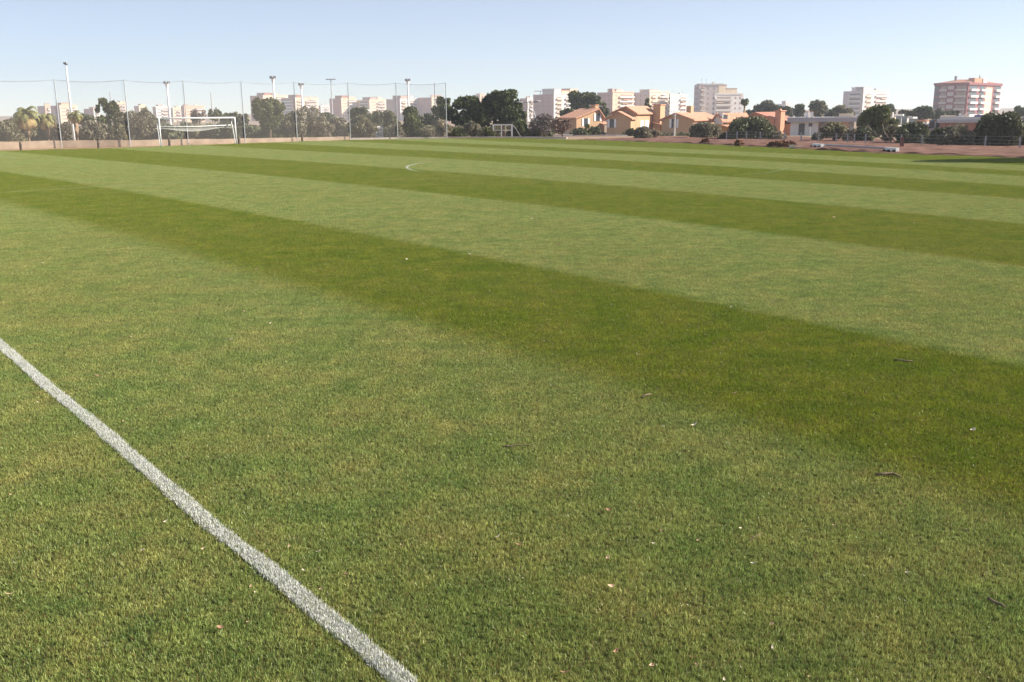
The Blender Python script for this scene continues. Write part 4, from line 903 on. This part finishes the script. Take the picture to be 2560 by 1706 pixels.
TREES = [
 # left, behind the net
 ('olive', 'olive_tree', 'olive-green bush cut by the left edge of the picture', 12, 292, 350, 42, 96, GL, False), ('olive', 'olive_tree', 'low olive-green bush between the left edge and the largest palm', 48, 300, 350, 30, 98, GL, False),
 ('dark', 'broadleaf_tree', 'dark bush behind the trunks of the two left palms', 100, 300, 350, 36, 104, GL, False), ('greyolive', 'olive_tree', 'grey-green bush between the second palm and the white mast', 150, 304, 351, 32, 103, GL, False),
 ('greyolive', 'olive_tree', 'rounded grey-green olive left of the second fence post, with a smooth dome', 236, 303, 352, 38, 96, GL, False), ('olive', 'olive_tree', 'small olive bush right at the second fence post', 292, 308, 350, 22, 97, GL, False),
 ('green', 'pine_tree', 'green leaning pine rising behind the domed grey olive', 264, 246, 320, 26, 112, GL, True), ('olive', 'olive_tree', 'dark shrubby tree behind the second fence post', 286, 275, 345, 26, 110, GL, False),
 ('greyolive', 'feathery_tree', 'tall feathery grey-green tree left of the goal', 338, 257, 350, 44, 100, GL, False), ('greyolive', 'feathery_tree', 'feathery grey tree whose crown meets the left goalpost', 376, 283, 350, 26, 103, GL, False),
 ('dark', 'broadleaf_tree', 'dark low bush seen inside the goal near the left post', 425, 312, 348, 34, 100, GL, False), ('olive', 'olive_tree', 'olive bush in the left half of the goal mouth', 470, 305, 347, 34, 103, GL, False),
 ('olive', 'olive_tree', 'olive bush right of the fence post in the goal mouth', 520, 308, 347, 34, 104, GL, False), ('dark', 'broadleaf_tree', 'dark bush in the right half of the goal mouth', 562, 304, 346, 30, 102, GL, False),
 ('bare', 'bare_tree', 'bare brown tree rising above the middle of the crossbar', 496, 270, 310, 20, 125, GL, True), ('dark', 'dark_pine', 'dark round pine above the right half of the crossbar', 536, 272, 305, 14, 135, GL, True),
 ('green', 'broadleaf_tree', 'green bushy tree over the right end of the crossbar', 572, 281, 330, 24, 118, GL, True), ('dark', 'dark_pine', 'pointed dark tree just right of the goal', 605, 279, 340, 14, 118, GL, True),
 ('green', 'round_pine', 'large rounded bright green pine right of the goal', 668, 247, 322, 37, 104, GL, True), ('dark', 'broadleaf_tree', 'dark thicket under the rounded green pine', 650, 306, 346, 40, 108, GL, False),
 ('greenbush', 'low_shrub', 'low green shrub at the wall under the rounded green pine', 695, 325, 346, 22, 105, GL, False), ('greyolive', 'olive_tree', 'grey olive with pale stems between the round pine and a fence post', 728, 271, 345, 36, 106, GL, True),
 ('beige', 'feathery_tree', 'tall pale beige feathery tree with white stems', 778, 266, 345, 32, 108, GL, True), ('beige', 'feathery_tree', 'lower pale feathery tree right of the tall beige one', 812, 300, 345, 22, 106, GL, True),
 ('greyolive', 'olive_tree', 'narrow grey tree below the thin mast', 842, 288, 345, 24, 112, GL, True), ('palebush', 'straw_shrub', 'pale straw shrub between the thin mast and the domed olive', 856, 308, 344, 14, 108, GL, False),
 ('olive', 'olive_tree', 'rounded olive tree around the sixth fence post', 903, 290, 346, 40, 108, GL, True), ('dark', 'dark_pine', 'dark pine top behind the sixth fence post', 906, 268, 305, 24, 140, GL, True),
 ('dark', 'dark_pine', 'wide dark pine behind the white painted panel', 948, 279, 340, 32, 138, GL, True), ('olive', 'olive_tree', 'tall olive-brown tree right of the white painted panel', 976, 274, 344, 20, 116, GL, True),
 ('green', 'broadleaf_tree', 'large yellow-green bushy tree near the end of the fence', 1027, 269, 345, 40, 111, GL, False), ('greyolive', 'olive_tree', 'low grey shrub left of the yellow-green tree', 988, 310, 345, 22, 108, GL, False),
 ('dark', 'broadleaf_tree', 'dark tree behind the beige rounded bush', 1075, 284, 342, 30, 128, GL, True), ('beige', 'round_bush', 'rounded beige bush at the last fence post', 1106, 298, 345, 19, 112, GL, True), ('palebush', 'straw_shrub', 'small pale shrub left of the beige rounded bush', 1068, 318, 345, 16, 110, GL, False),
 ('green', 'umbrella_pine', 'lighter pine crown left of the last fence post', 1106, 240, 300, 22, 150, GM, True),
 # middle
 ('pine', 'umbrella_pine', 'wide dark umbrella pine just right of the last fence post', 1160, 241, 322, 44, 128, GM, True), ('pine', 'umbrella_pine', 'lower dark pine lobe between the two wide umbrella pines', 1202, 268, 330, 26, 134, GM, True),
 ('greyolive', 'olive_tree', 'small rounded olive under the left umbrella pine', 1181, 304, 344, 18, 114, GM, True), ('greenbush', 'low_shrub', 'dark green shrub at the foot of the left umbrella pine', 1146, 322, 345, 18, 113, GM, False), ('greenbush', 'low_shrub', 'low green shrub left of the small training goal', 1217, 320, 345, 18, 114, GM, False),
 ('pine', 'umbrella_pine', 'tallest dark umbrella pine behind the small training goal', 1258, 223, 312, 50, 128, GM, True), ('pine', 'umbrella_pine', 'right lower lobe of pine beside the twin lamp', 1290, 260, 322, 26, 133, GM, True), ('dark', 'broadleaf_tree', 'dark undergrowth inside the small training goal', 1262, 306, 342, 40, 142, GM, False),
 ('green', 'broadleaf_tree', 'green tree under the pine left of the twin lamp', 1300, 298, 340, 22, 122, GM, False),
 ('bare', 'bare_tree', 'bare grey-brown tree right of the twin lamp', 1354, 284, 340, 34, 122, GM, True), ('barered', 'bare_tree', 'bare reddish tree against the leftmost ochre house', 1406, 290, 341, 22, 120, GM, True),
 ('bush', 'low_shrub', 'dark green shrub under the bare grey-brown tree', 1352, 322, 344, 30, 124, GM, False), ('bush', 'low_shrub', 'dark shrub in front of the leftmost ochre house wall', 1448, 322, 340, 18, 135, GM, False), ('greenbush', 'garden_bush', 'green garden bush under the sunlit gable window', 1468, 308, 338, 9, 140, GM, False), ('bush', 'low_shrub', 'dark garden bush left of the carport', 1487, 318, 338, 16, 142, GM, False),
 ('pine', 'umbrella_pine', 'wide dark umbrella pine behind the leftmost ochre house', 1456, 229, 282, 42, 240, GF, True), ('pine', 'umbrella_pine', 'small dark pine left of the leftmost ochre roof', 1418, 270, 296, 18, 235, GF, True),
 ('bush', 'broadleaf_tree', 'narrow dark tree behind the chimney of the leftmost ochre house', 1511, 253, 305, 11, 215, GF, True),
 ('bush', 'garden_bush', 'dark round bush below the second ochre gable', 1577, 322, 346, 10, 124, GM, False), ('greybush', 'garden_bush', 'large grey-green round bush below the two white windows', 1608, 318, 348, 20, 118, GR_, False), ('palebush', 'straw_shrub', 'pale shrub right of the large grey-green round bush', 1636, 326, 347, 14, 117, GR_, False),
 ('greybush', 'garden_bush', 'round olive-grey tree in front of the third ochre house', 1765, 308, 347, 32, 116, GR_, False), ('greybush', 'low_shrub', 'low pale shrub left of the round olive-grey tree', 1742, 328, 347, 14, 115, GR_, False), ('bush', 'low_shrub', 'low dark shrub in the shaded porch opening', 1812, 334, 350, 12, 122, GR_, False),
 ('bush', 'holm_oak', 'big dark rounded bush right of the yellow-ochre house', 1885, 294, 351, 54, 106, GR_, False), ('palebush', 'low_shrub', 'pale grey shrub between the big dark bush and the white car', 1950, 328, 351, 16, 106, GR_, False),
 ('greybush', 'low_shrub', 'pale rounded shrub in front of the white modern house', 2043, 333, 354, 12, 104, GR_, False), ('olive', 'feathery_tree', 'airy grey-green tree in front of the modern house terrace', 2088, 306, 356, 38, 102, GR_, True), ('beige', 'straw_shrub', 'pale drooping shrub at the right end of the modern house', 2128, 318, 357, 18, 100, GR_, False),
 ('green', 'leaning_pine', 'tall broad pine with bare leaning stems right of the modern house', 2196, 264, 340, 42, 100, GR_, True), ('olive', 'broadleaf_tree', 'olive thicket under the tall broad pine', 2226, 312, 358, 22, 99, GR_, True), ('dark', 'broadleaf_tree', 'shady thicket between the modern house and the tall broad pine', 2160, 318, 357, 26, 106, GR_, False),
 ('bush', 'garden_bush', 'dark spreading bush below the bright white house', 2285, 308, 362, 38, 94, GR_, False), ('bush', 'garden_bush', 'dark bush between the dark spreading bush and the grey olive', 2345, 322, 364, 28, 94, GR_, False),
 ('greyolive', 'olive_tree', 'grey-green olive below the long flat grey roof', 2398, 312, 370, 42, 90, GR_, False), ('bush', 'holm_oak', 'largest dark tree at the right, in front of the red tower', 2506, 284, 374, 52, 86, GR_, False), ('dark', 'broadleaf_tree', 'dark thicket between the grey olive and the largest dark tree', 2452, 322, 370, 24, 90, GR_, False), ('dark', 'broadleaf_tree', 'dark foliage cut by the right edge of the picture', 2574, 300, 372, 22, 88, GR_, False),
 # far tree line
 ('dark', 'dark_pine', 'low dark pine right of the small fan palm', 1880, 274, 300, 20, 260, GF, True), ('dark', 'dark_pine', 'rounded dark pine right of the small fan palm', 1917, 252, 296, 25, 260, GF, True), ('dark', 'dark_pine', 'dark pine behind the salmon chimney', 1962, 265, 300, 24, 255, GF, True), ('dark', 'dark_pine', 'small dark pine left of the white chimneys', 1998, 259, 298, 14, 250, GF, True),
 ('olive', 'round_pine', 'rounded olive-green pine behind the white chimneys', 2046, 251, 296, 22, 255, GF, True), ('dark', 'dark_pine', 'dark pine over the modern house roof', 2082, 268, 298, 24, 250, GF, True), ('olive', 'broadleaf_tree', 'olive-green tree below the hazy white block', 2114, 262, 300, 26, 245, GF, True), ('dark', 'dark_pine', 'dark pine right of the tall broad pine', 2222, 262, 300, 18, 230, GF, True), ('dark', 'dark_pine', 'small dark pine above the bright white house', 2257, 276, 300, 10, 230, GF, True),
 ('pine', 'umbrella_pine', 'flat dark umbrella pine left of the red tower', 2308, 267, 300, 36, 235, GF, True), ('dark', 'dark_pine', 'dark pine in front of the red tower base', 2352, 273, 302, 22, 235, GF, True), ('dark', 'dark_pine', 'lower dark pine below the red tower', 2384, 276, 302, 14, 235, GF, True), ('dark', 'dark_pine', 'dark pine top cut by the right edge of the picture', 2556, 265, 306, 18, 230, GF, True),
 ('dark', 'dark_pine', 'dark pine clump below the orange and cream block', 886, 276, 300, 14, 170, GL, True), ('dark', 'dark_pine', 'dark clump between the pale block and the thin mast', 815, 282, 305, 14, 165, GL, True), ('olive', 'broadleaf_tree', 'olive clump above the left end of the crossbar', 398, 296, 330, 18, 130, GL, True), ('dark', 'dark_pine', 'low dark clump behind the third palm', 214, 285, 315, 22, 140, GL, True), ('dark', 'dark_pine', 'dark clump behind the largest palm', 40, 296, 330, 30, 140, GL, True),
]
for k_, nm, lb, px, tp, bt, hw, D, gp, tr in TREES:
    if gp == GR_: D = min(D, max(74, G(px, bt - 1)[1] + hw * D / FPX * .8))
    tree(k_, nm, lb, px, tp, bt, hw, D, None, gp, trunk=tr, flat=.8 if k_ == 'pine' else 1.0, nlobes=30 if (k_ == 'pine' and hw > 40) else None)
def undergrowth():
    P = []; tn = []
    for px in np.arange(-60, 1225, 5.0):
        D = 106 + 12 * rng.uniform() + px * .006; x, y, zt = at(px, 322 + rng.normal(0, 6), D); z0 = terrain(x, y); h = max(.5, zt - z0)
        n = int(60 + 70 * h); P.append(lobe_points((x, y, z0 + h * .5), (.75, .75, h * .55), n, .3)); tn.append(np.clip(rng.normal(.4 + rng.normal(0, .15), .16, n), 0, 1))
    o = link('undergrowth', leaf_mesh('undergrowth', np.concatenate(P), .22, F['olive'], np.concatenate(tn))); tag(o, 'continuous scrubby undergrowth between the trees behind the fence wall', 'undergrowth', kind='stuff')
undergrowth()
tree('dark', 'cypress', 'small pointed dark cypress between two cream blocks', 1620, 245, 290, 11, 220, 'cypress tree', None, 7, True, cone=True)
# a pair of dense trees standing off to the right, whose shadow lies on the turf
for i, (x, y, h, w) in enumerate(((39.0, 53.4, 10.8, 2.8), (44.4, 53.6, 9.8, 3.0), (50.5, 54.0, 10.5, 3.2))):
    k_ = y / FPX; px = PW / 2 + x / y * FPX
    c0 = Vector((x, y, 0)); t = thing('shade_tree', 'dense dark tree beyond the right edge casting the long shadow', 'tree', c0, 0, 'trees beyond the right edge')
    P = np.concatenate([lobe_points((rng.normal(0, .25), rng.normal(0, .3), h * (.12 + .1 * j)), (w * (1.0 - abs(j - 2.5) * .12), w * (1.0 - abs(j - 2.5) * .12), h * .11), 4200) for j in range(8)])
    P = P[P[:, 2] > 0.05]; link('crown', leaf_mesh('crown', P, .42, F['dark'], rng.uniform(0, 1, len(P))), t); MB().tube([(0, 0, -.3), (0, 0, h * .5)], [.25, .15], 8).build('trunk', M['bark'], t)
# bare leaning stems of the tall pine and pale fallen branch
def stems(name, label, pts_list, D, r, m='pale_bark', cat='tree trunk', parent=None):
    x0, y0, z0 = at(*pts_list[0][0], D); mb = MB()
    for pts in pts_list:
        P = [at(p, q, D) for p, q in pts]; mb.tube([(a - x0, b - y0, c - z0) for a, b, c in P], [r * (1 - .5 * i / len(P)) for i in range(len(P))], 7)
    o = mb.build(name, M[m], parent, True); o.location = Vector((x0, y0, z0)) - (parent.location if parent else Vector())
    if parent is None: tag(o, label, cat)
    return o
BROAD = [o for o in COL.objects if o.name.startswith('leaning_pine') and o.parent is None][0]
stems('leaning_trunk', '', [[(2236, 364), (2212, 354), (2196, 342), (2180, 328), (2168, 312)], [(2232, 364), (2224, 350), (2210, 330), (2206, 310)], [(2246, 364), (2236, 352), (2228, 340)]], G(2230, 358)[1] - 1, .05, parent=BROAD)
stems('fallen_branch', 'long pale branch lying low along the soil in front of the modern house', [[(2232, 362), (2196, 353), (2160, 355), (2125, 351), (2108, 342)]], 88, .06, cat='branch')
stems('bare_sapling', 'slim pale bare stems leaning under the chimney of the second ochre house', [[(1618, 345), (1628, 332), (1636, 320)], [(1646, 345), (1640, 334), (1632, 322)]], 112, .05, cat='sapling')
hedge(1300, 1388, 326, 346, 126, 'clipped dark hedge under the bare grey-brown tree')
hedge(1643, 1732, 334, 348, 126, 'clipped dark hedge below the wide shaded gable')
hedge(1556, 1570, 330, 346, 130, 'short clipped hedge beside the second ochre house')
# white painted panel, sign, post
x, y, zt = at(943, 315, 112); x1 = at(966, 315, 112)[0]; o = MB().box(0, 0, -.6, x1 - x, .15, zt - terrain(x, y)).build('panel', mat('blotched_white', (0.30, 0.28, 0.25), .9, .1, 3.5, col2=(0.85, 0.82, 0.80))); o.location = (x, y - 2, terrain(x, y)); o.rotation_euler.z = R(38); tag(o, 'blotchy white painted panel standing among the bushes near the fence end', 'panel')
x, y, zt = at(836, 291, 150); zb = terrain(x, y); t = thing('pole_sign', 'small pale green upright sign below the thin mast', 'sign', (x, y, zb)); k = 150 / FPX; MB().box(-4 * k, -.1, zt - zb - 17 * k, 4 * k, .1, zt - zb).build('panel', M['green_sign'], t); MB().tube([(0, .14, 0), (0, .14, zt - zb - .2)], .08, 6).build('post', M['steel'], t)
x, y = G(2254, 371); o = MB().box(-.11, -.11, -.2, .11, .11, .25).box(-.09, -.09, .252, .09, .09, .62).build('marker_post', M['rust']); o.location = (x, y, .15); tag(o, 'short rusty red marker post behind the white portable goal', 'post')
# post-and-wire fence along the soil bank
fp = [1816, 1842, 1866, 1900, 1960, 2002, 2045, 2090, 2118, 2135, 2163, 2252, 2304, 2380, 2462, 2548]
w0 = None; pts = []
for px in fp:
    x, y = G(px, 350.5 + (px - 1816) / (2548 - 1816) * 21); pts.append((x, y))
t = thing('wire_fence', 'post and wire fence running along the reddish soil bank before the bushes', 'fence', (pts[0][0], pts[0][1], 0))
for x, y in pts: MB().box(-.045, -.045, -.3, .045, .045, .80).build('post', M['lamp_grey'], t).location = (x - pts[0][0], y - pts[0][1], 0)
mb = MB()
for (a, b_), (c, d) in zip(pts[:-1], pts[1:]):
    for z in (.3, .55, .8): mb.tube([(a - pts[0][0], b_ - pts[0][1] - .09, z), (c - pts[0][0], d - pts[0][1] - .09, z)], .006, 4)
mb.build('wire', M['steel'], t)
# brush piles
for (px, py, w, h, lb) in [(1946, 368.5, .7, .28, 'left heap of dark brown dry brush on the soil bank'), (1970, 370, .8, .30, 'right heap of dark brown dry brush, beside pale scraps'), (1851, 367, .3, .3, 'small dark clod at the turf edge below the big dark bush'), (1766, 360.5, .3, .22, 'small dark clump at the turf edge below the round olive-grey tree')]:
    x, y = G(px, py); y += .6; n = 260; P = lobe_points((0, 0, 0.02), (w, w * .6, h), n, .3); P = P[P[:, 2] > 0]
    o = link('brush_heap', leaf_mesh('brush_heap', P, .16, M['brush'], np.zeros(len(P)), stretch=3)); o.location = (x, y, .12); tag(o, lb, 'brush heap', 'heaps of dry brush at the turf edge')
x, y = G(1990, 371.5); o = MB().box(-.5, -.1, 0, -.1, .15, .2).box(-.05, -.1, 0, .4, .1, .12).build('scrap', M['leaf_pale']); o.location = (x, y, .05); tag(o, 'pale broken scraps beside the right brush heap', 'scrap')

# ---------------------------------------------------------------- leaves and twigs on the turf
def leaf_thing(px, py, L, wdt, az, curl, m, label, cat='leaf', name='dry_leaf', group='dry leaves scattered on the turf'):
    x, y = G(px, py, .020); V = []; n = 6
    for i in range(n + 1):
        t = i / n; w = wdt * math.sin(math.pi * (0.08 + 0.86 * t)) ** .8; z = .006 + curl * L * (t - .45) ** 2 * 1.2
        for s in (-1, -.4, .4, 1): V.append((L * (t - .5), s * w / 2, z + abs(s) ** 2 * w * .22 * (0.3 + curl)))
    Fc = [(i * 4 + j, i * 4 + j + 1, i * 4 + j + 5, i * 4 + j + 4) for i in range(n) for j in range(3)]
    me = bpy.data.meshes.new(name); me.from_pydata(V, [], Fc); me.materials.append(M[m]); me.update()
    o = link(name, me); o.location = (x, y, .021); o.rotation_euler = (random.uniform(-.35, .35), random.uniform(-.3, .3), az); o.modifiers.new('thick', 'SOLIDIFY').thickness = .0012
    tag(o, label, cat, group); return o
BIG = [(1525, 1470, .040, .024, .5, 'leaf_peach', 'large pale peach leaf standing up at the bottom, right of centre'), (1538, 1634, .040, .017, .9, 'leaf_red', 'curled reddish leaf below the large peach leaf near the bottom edge'), (24, 1490, .046, .016, .3, 'leaf_peach', 'long peach leaf at the far left edge, below the touchline'), (549, 1573, .034, .024, .2, 'leaf_red', 'brown and white curled leaf left of the touchline near the bottom'),
 (1884, 1411, .034, .013, -.2, 'leaf_pale', 'bright pale leaf lying flat at the lower right'), (1932, 1625, .036, .011, 1.4, 'leaf_pale', 'narrow white leaf standing upright at the lower right'), (1930, 1565, .024, .018, .9, 'leaf_peach', 'small peach leaf just above the narrow white leaf'), (797, 1382, .030, .012, .2, 'leaf_pale', 'cream leaf right of the touchline, with a yellow patch beneath'),
 (864, 1440, .032, .022, 1.0, 'leaf_red', 'small reddish leaf right of the touchline'), (224, 1072, .030, .018, .6, 'leaf_peach', 'peach leaf touching the left edge of the touchline'), (245, 943, .060, .022, .1, 'leaf_red', 'brown leaf above the touchline at the left'), (1244, 1346, .036, .016, .7, 'leaf_pale', 'pale leaf in the bottom centre of the turf'),
 (1296, 1365, .045, .014, .0, 'leaf_red', 'reddish flat leaf right of the pale leaf at bottom centre'), (1520, 1278, .040, .020, .1, 'leaf_red', 'dull reddish leaf above the bottom centre right'), (1520, 1399, .032, .020, 1.2, 'leaf_peach', 'white tipped leaf with a red stalk above the large peach leaf'), (1629, 1670, .032, .022, 1.2, 'leaf_peach', 'peach leaf at the bottom edge, right of the curled reddish leaf'),
 (1735, 1064, .060, .018, .5, 'leaf_pale', 'pale leaf lying alone right of the middle of the turf'), (1836, 986, .050, .020, .1, 'leaf_peach', 'small pale leaf on the border of the dark stripe at the right'), (1412, 1686, .045, .014, .05, 'leaf_red', 'dull reddish leaf at the bottom edge, centre'), (2432, 1078, .050, .03, .4, 'leaf_pale', 'small pale leaf at the right in the dark stripe')]
for px, py, L, w, az, m, lb in BIG: leaf_thing(px, py, L * 1.15, w * 1.2, az, .9, m, lb)
SM = [(627, 1470), (639, 1485), (622, 1559), (723, 1370), (669, 1382), (758, 1428), (805, 1476), (1003, 1366), (94, 1008), (329, 845), (398, 907), (310, 1055), (426, 1163), (608, 1228), (26, 1239), (358, 1378), (413, 1307), (505, 1376), (153, 871), (580, 850), (1632, 1362), (1654, 1329), (1725, 1317), (1849, 1323), (1742, 1665), (1808, 1702), (1728, 1647), (1744, 1353), (2066, 1277), (2085, 1316), (2252, 1263), (2268, 1434), (2024, 1697),
 (642, 675), (1066, 675), (1284, 651), (1175, 637), (272, 637), (609, 780), (675, 811), (256, 777), (1828, 770), (1931, 758), (2085, 544), (2285, 559), (1002, 915), (1395, 612), (1163, 585), (1330, 548), (75, 740), (108, 660), (1016, 650)]
def zone(px, py):
    h = 'far left' if px < 500 else 'left' if px < 1000 else 'middle' if px < 1600 else 'right' if px < 2100 else 'far right'
    v = 'bottom edge' if py > 1450 else 'foreground' if py > 1150 else 'middle ground' if py > 800 else 'distant stripes'
    return h, v
ORD = ['first', 'second', 'third', 'fourth', 'fifth', 'sixth', 'seventh', 'eighth', 'ninth']
from collections import defaultdict
zc = defaultdict(list)
for p in sorted(SM): zc[zone(*p)].append(p)
for (h, v), L in zc.items():
    for i, (px, py) in enumerate(L):
        D = G(px, py)[1]; s = max(.026, min(.075, .0036 * D)); c = ('leaf_pale', 'leaf_peach', 'leaf_pale', 'leaf_red')[(px + py) % 4]; cn = {'leaf_pale': 'pale', 'leaf_peach': 'peach', 'leaf_red': 'reddish'}[c]
        lb = f'tiny {cn} dry leaf, {h} {v}' + ('' if len(L) == 1 else f', {ORD[i]} from left')
        leaf_thing(px, py, s * random.uniform(.8, 1.2), s * .55, random.uniform(-1, 1.5), random.uniform(.4, 1.2), c, lb)
def twig(pts, r, label):
    P = [(*G(*p, .028), .020 + random.uniform(0, .008)) for p in pts]; x0, y0, _ = P[0]
    o = MB().tube([(a - x0, b - y0, c) for a, b, c in P], [r * (1 - .6 * i / len(P)) for i in range(len(P))], 6).build('twig', M['twig'], None, True); o.location = (x0, y0, 0); tag(o, label, 'twig', 'twigs lying on the turf'); return o
twig([(1256, 1115), (1275, 1113), (1300, 1111), (1322, 1112), (1336, 1117)], .006, 'thin curved twig lying in the middle of the turf')
twig([(2190, 1185), (2212, 1184), (2232, 1182), (2241, 1186), (2252, 1190)], .012, 'dark stick with a knobbly end lying at the right')
twig([(2236, 899), (2258, 900), (2282, 903)], .012, 'thin dark twig lying across the dark stripe at the right')
twig([(2470, 1494), (2487, 1503), (2505, 1510), (2513, 1518)], .009, 'dark crooked twig at the lower right edge')
twig([(1604, 992), (1616, 987), (1628, 984)], .010, 'short dark twig where the light stripe begins, right of middle')
twig([(1870, 1352), (1890, 1340), (1906, 1330)], .003, 'thin straw stalk at the lower right')
for px, py, lb in [(2051, 724, 'dark leaf on the light stripe at the right'), (1556, 707, 'dark leaf on the dark stripe edge right of the middle'), (386, 653, 'dark leaf at the left of the dark stripe'), (1200, 433, 'tiny dark spot near the centre circle arc'), (1563, 1548, 'dark wet leaf near the bottom edge, right of centre')]:
    D = G(px, py)[1]; leaf_thing(px, py, .014 * D ** .4, .007 * D ** .4, .2, .6, 'leaf_dark', lb, group='dark leaves on the turf')
# ---------------------------------------------------------------- air
def haze(density):
    mb = MB().box(-900, -60, -8.0, 1500, 1500, 75); m = bpy.data.materials.new('haze'); m.use_nodes = True; t = m.node_tree
    t.nodes.remove(t.nodes['Principled BSDF']); v = t.nodes.new('ShaderNodeVolumePrincipled'); v.inputs['Color'].default_value = (0.86, 0.90, 0.98, 1); v.inputs['Density'].default_value = density; v.inputs['Anisotropy'].default_value = 0.2
    t.links.new(v.outputs[0], t.nodes['Material Output'].inputs['Volume']); o = mb.build('haze', m); tag(o, 'thin pale haze in the air over the whole place', 'haze', kind='stuff')
haze(0.00035)
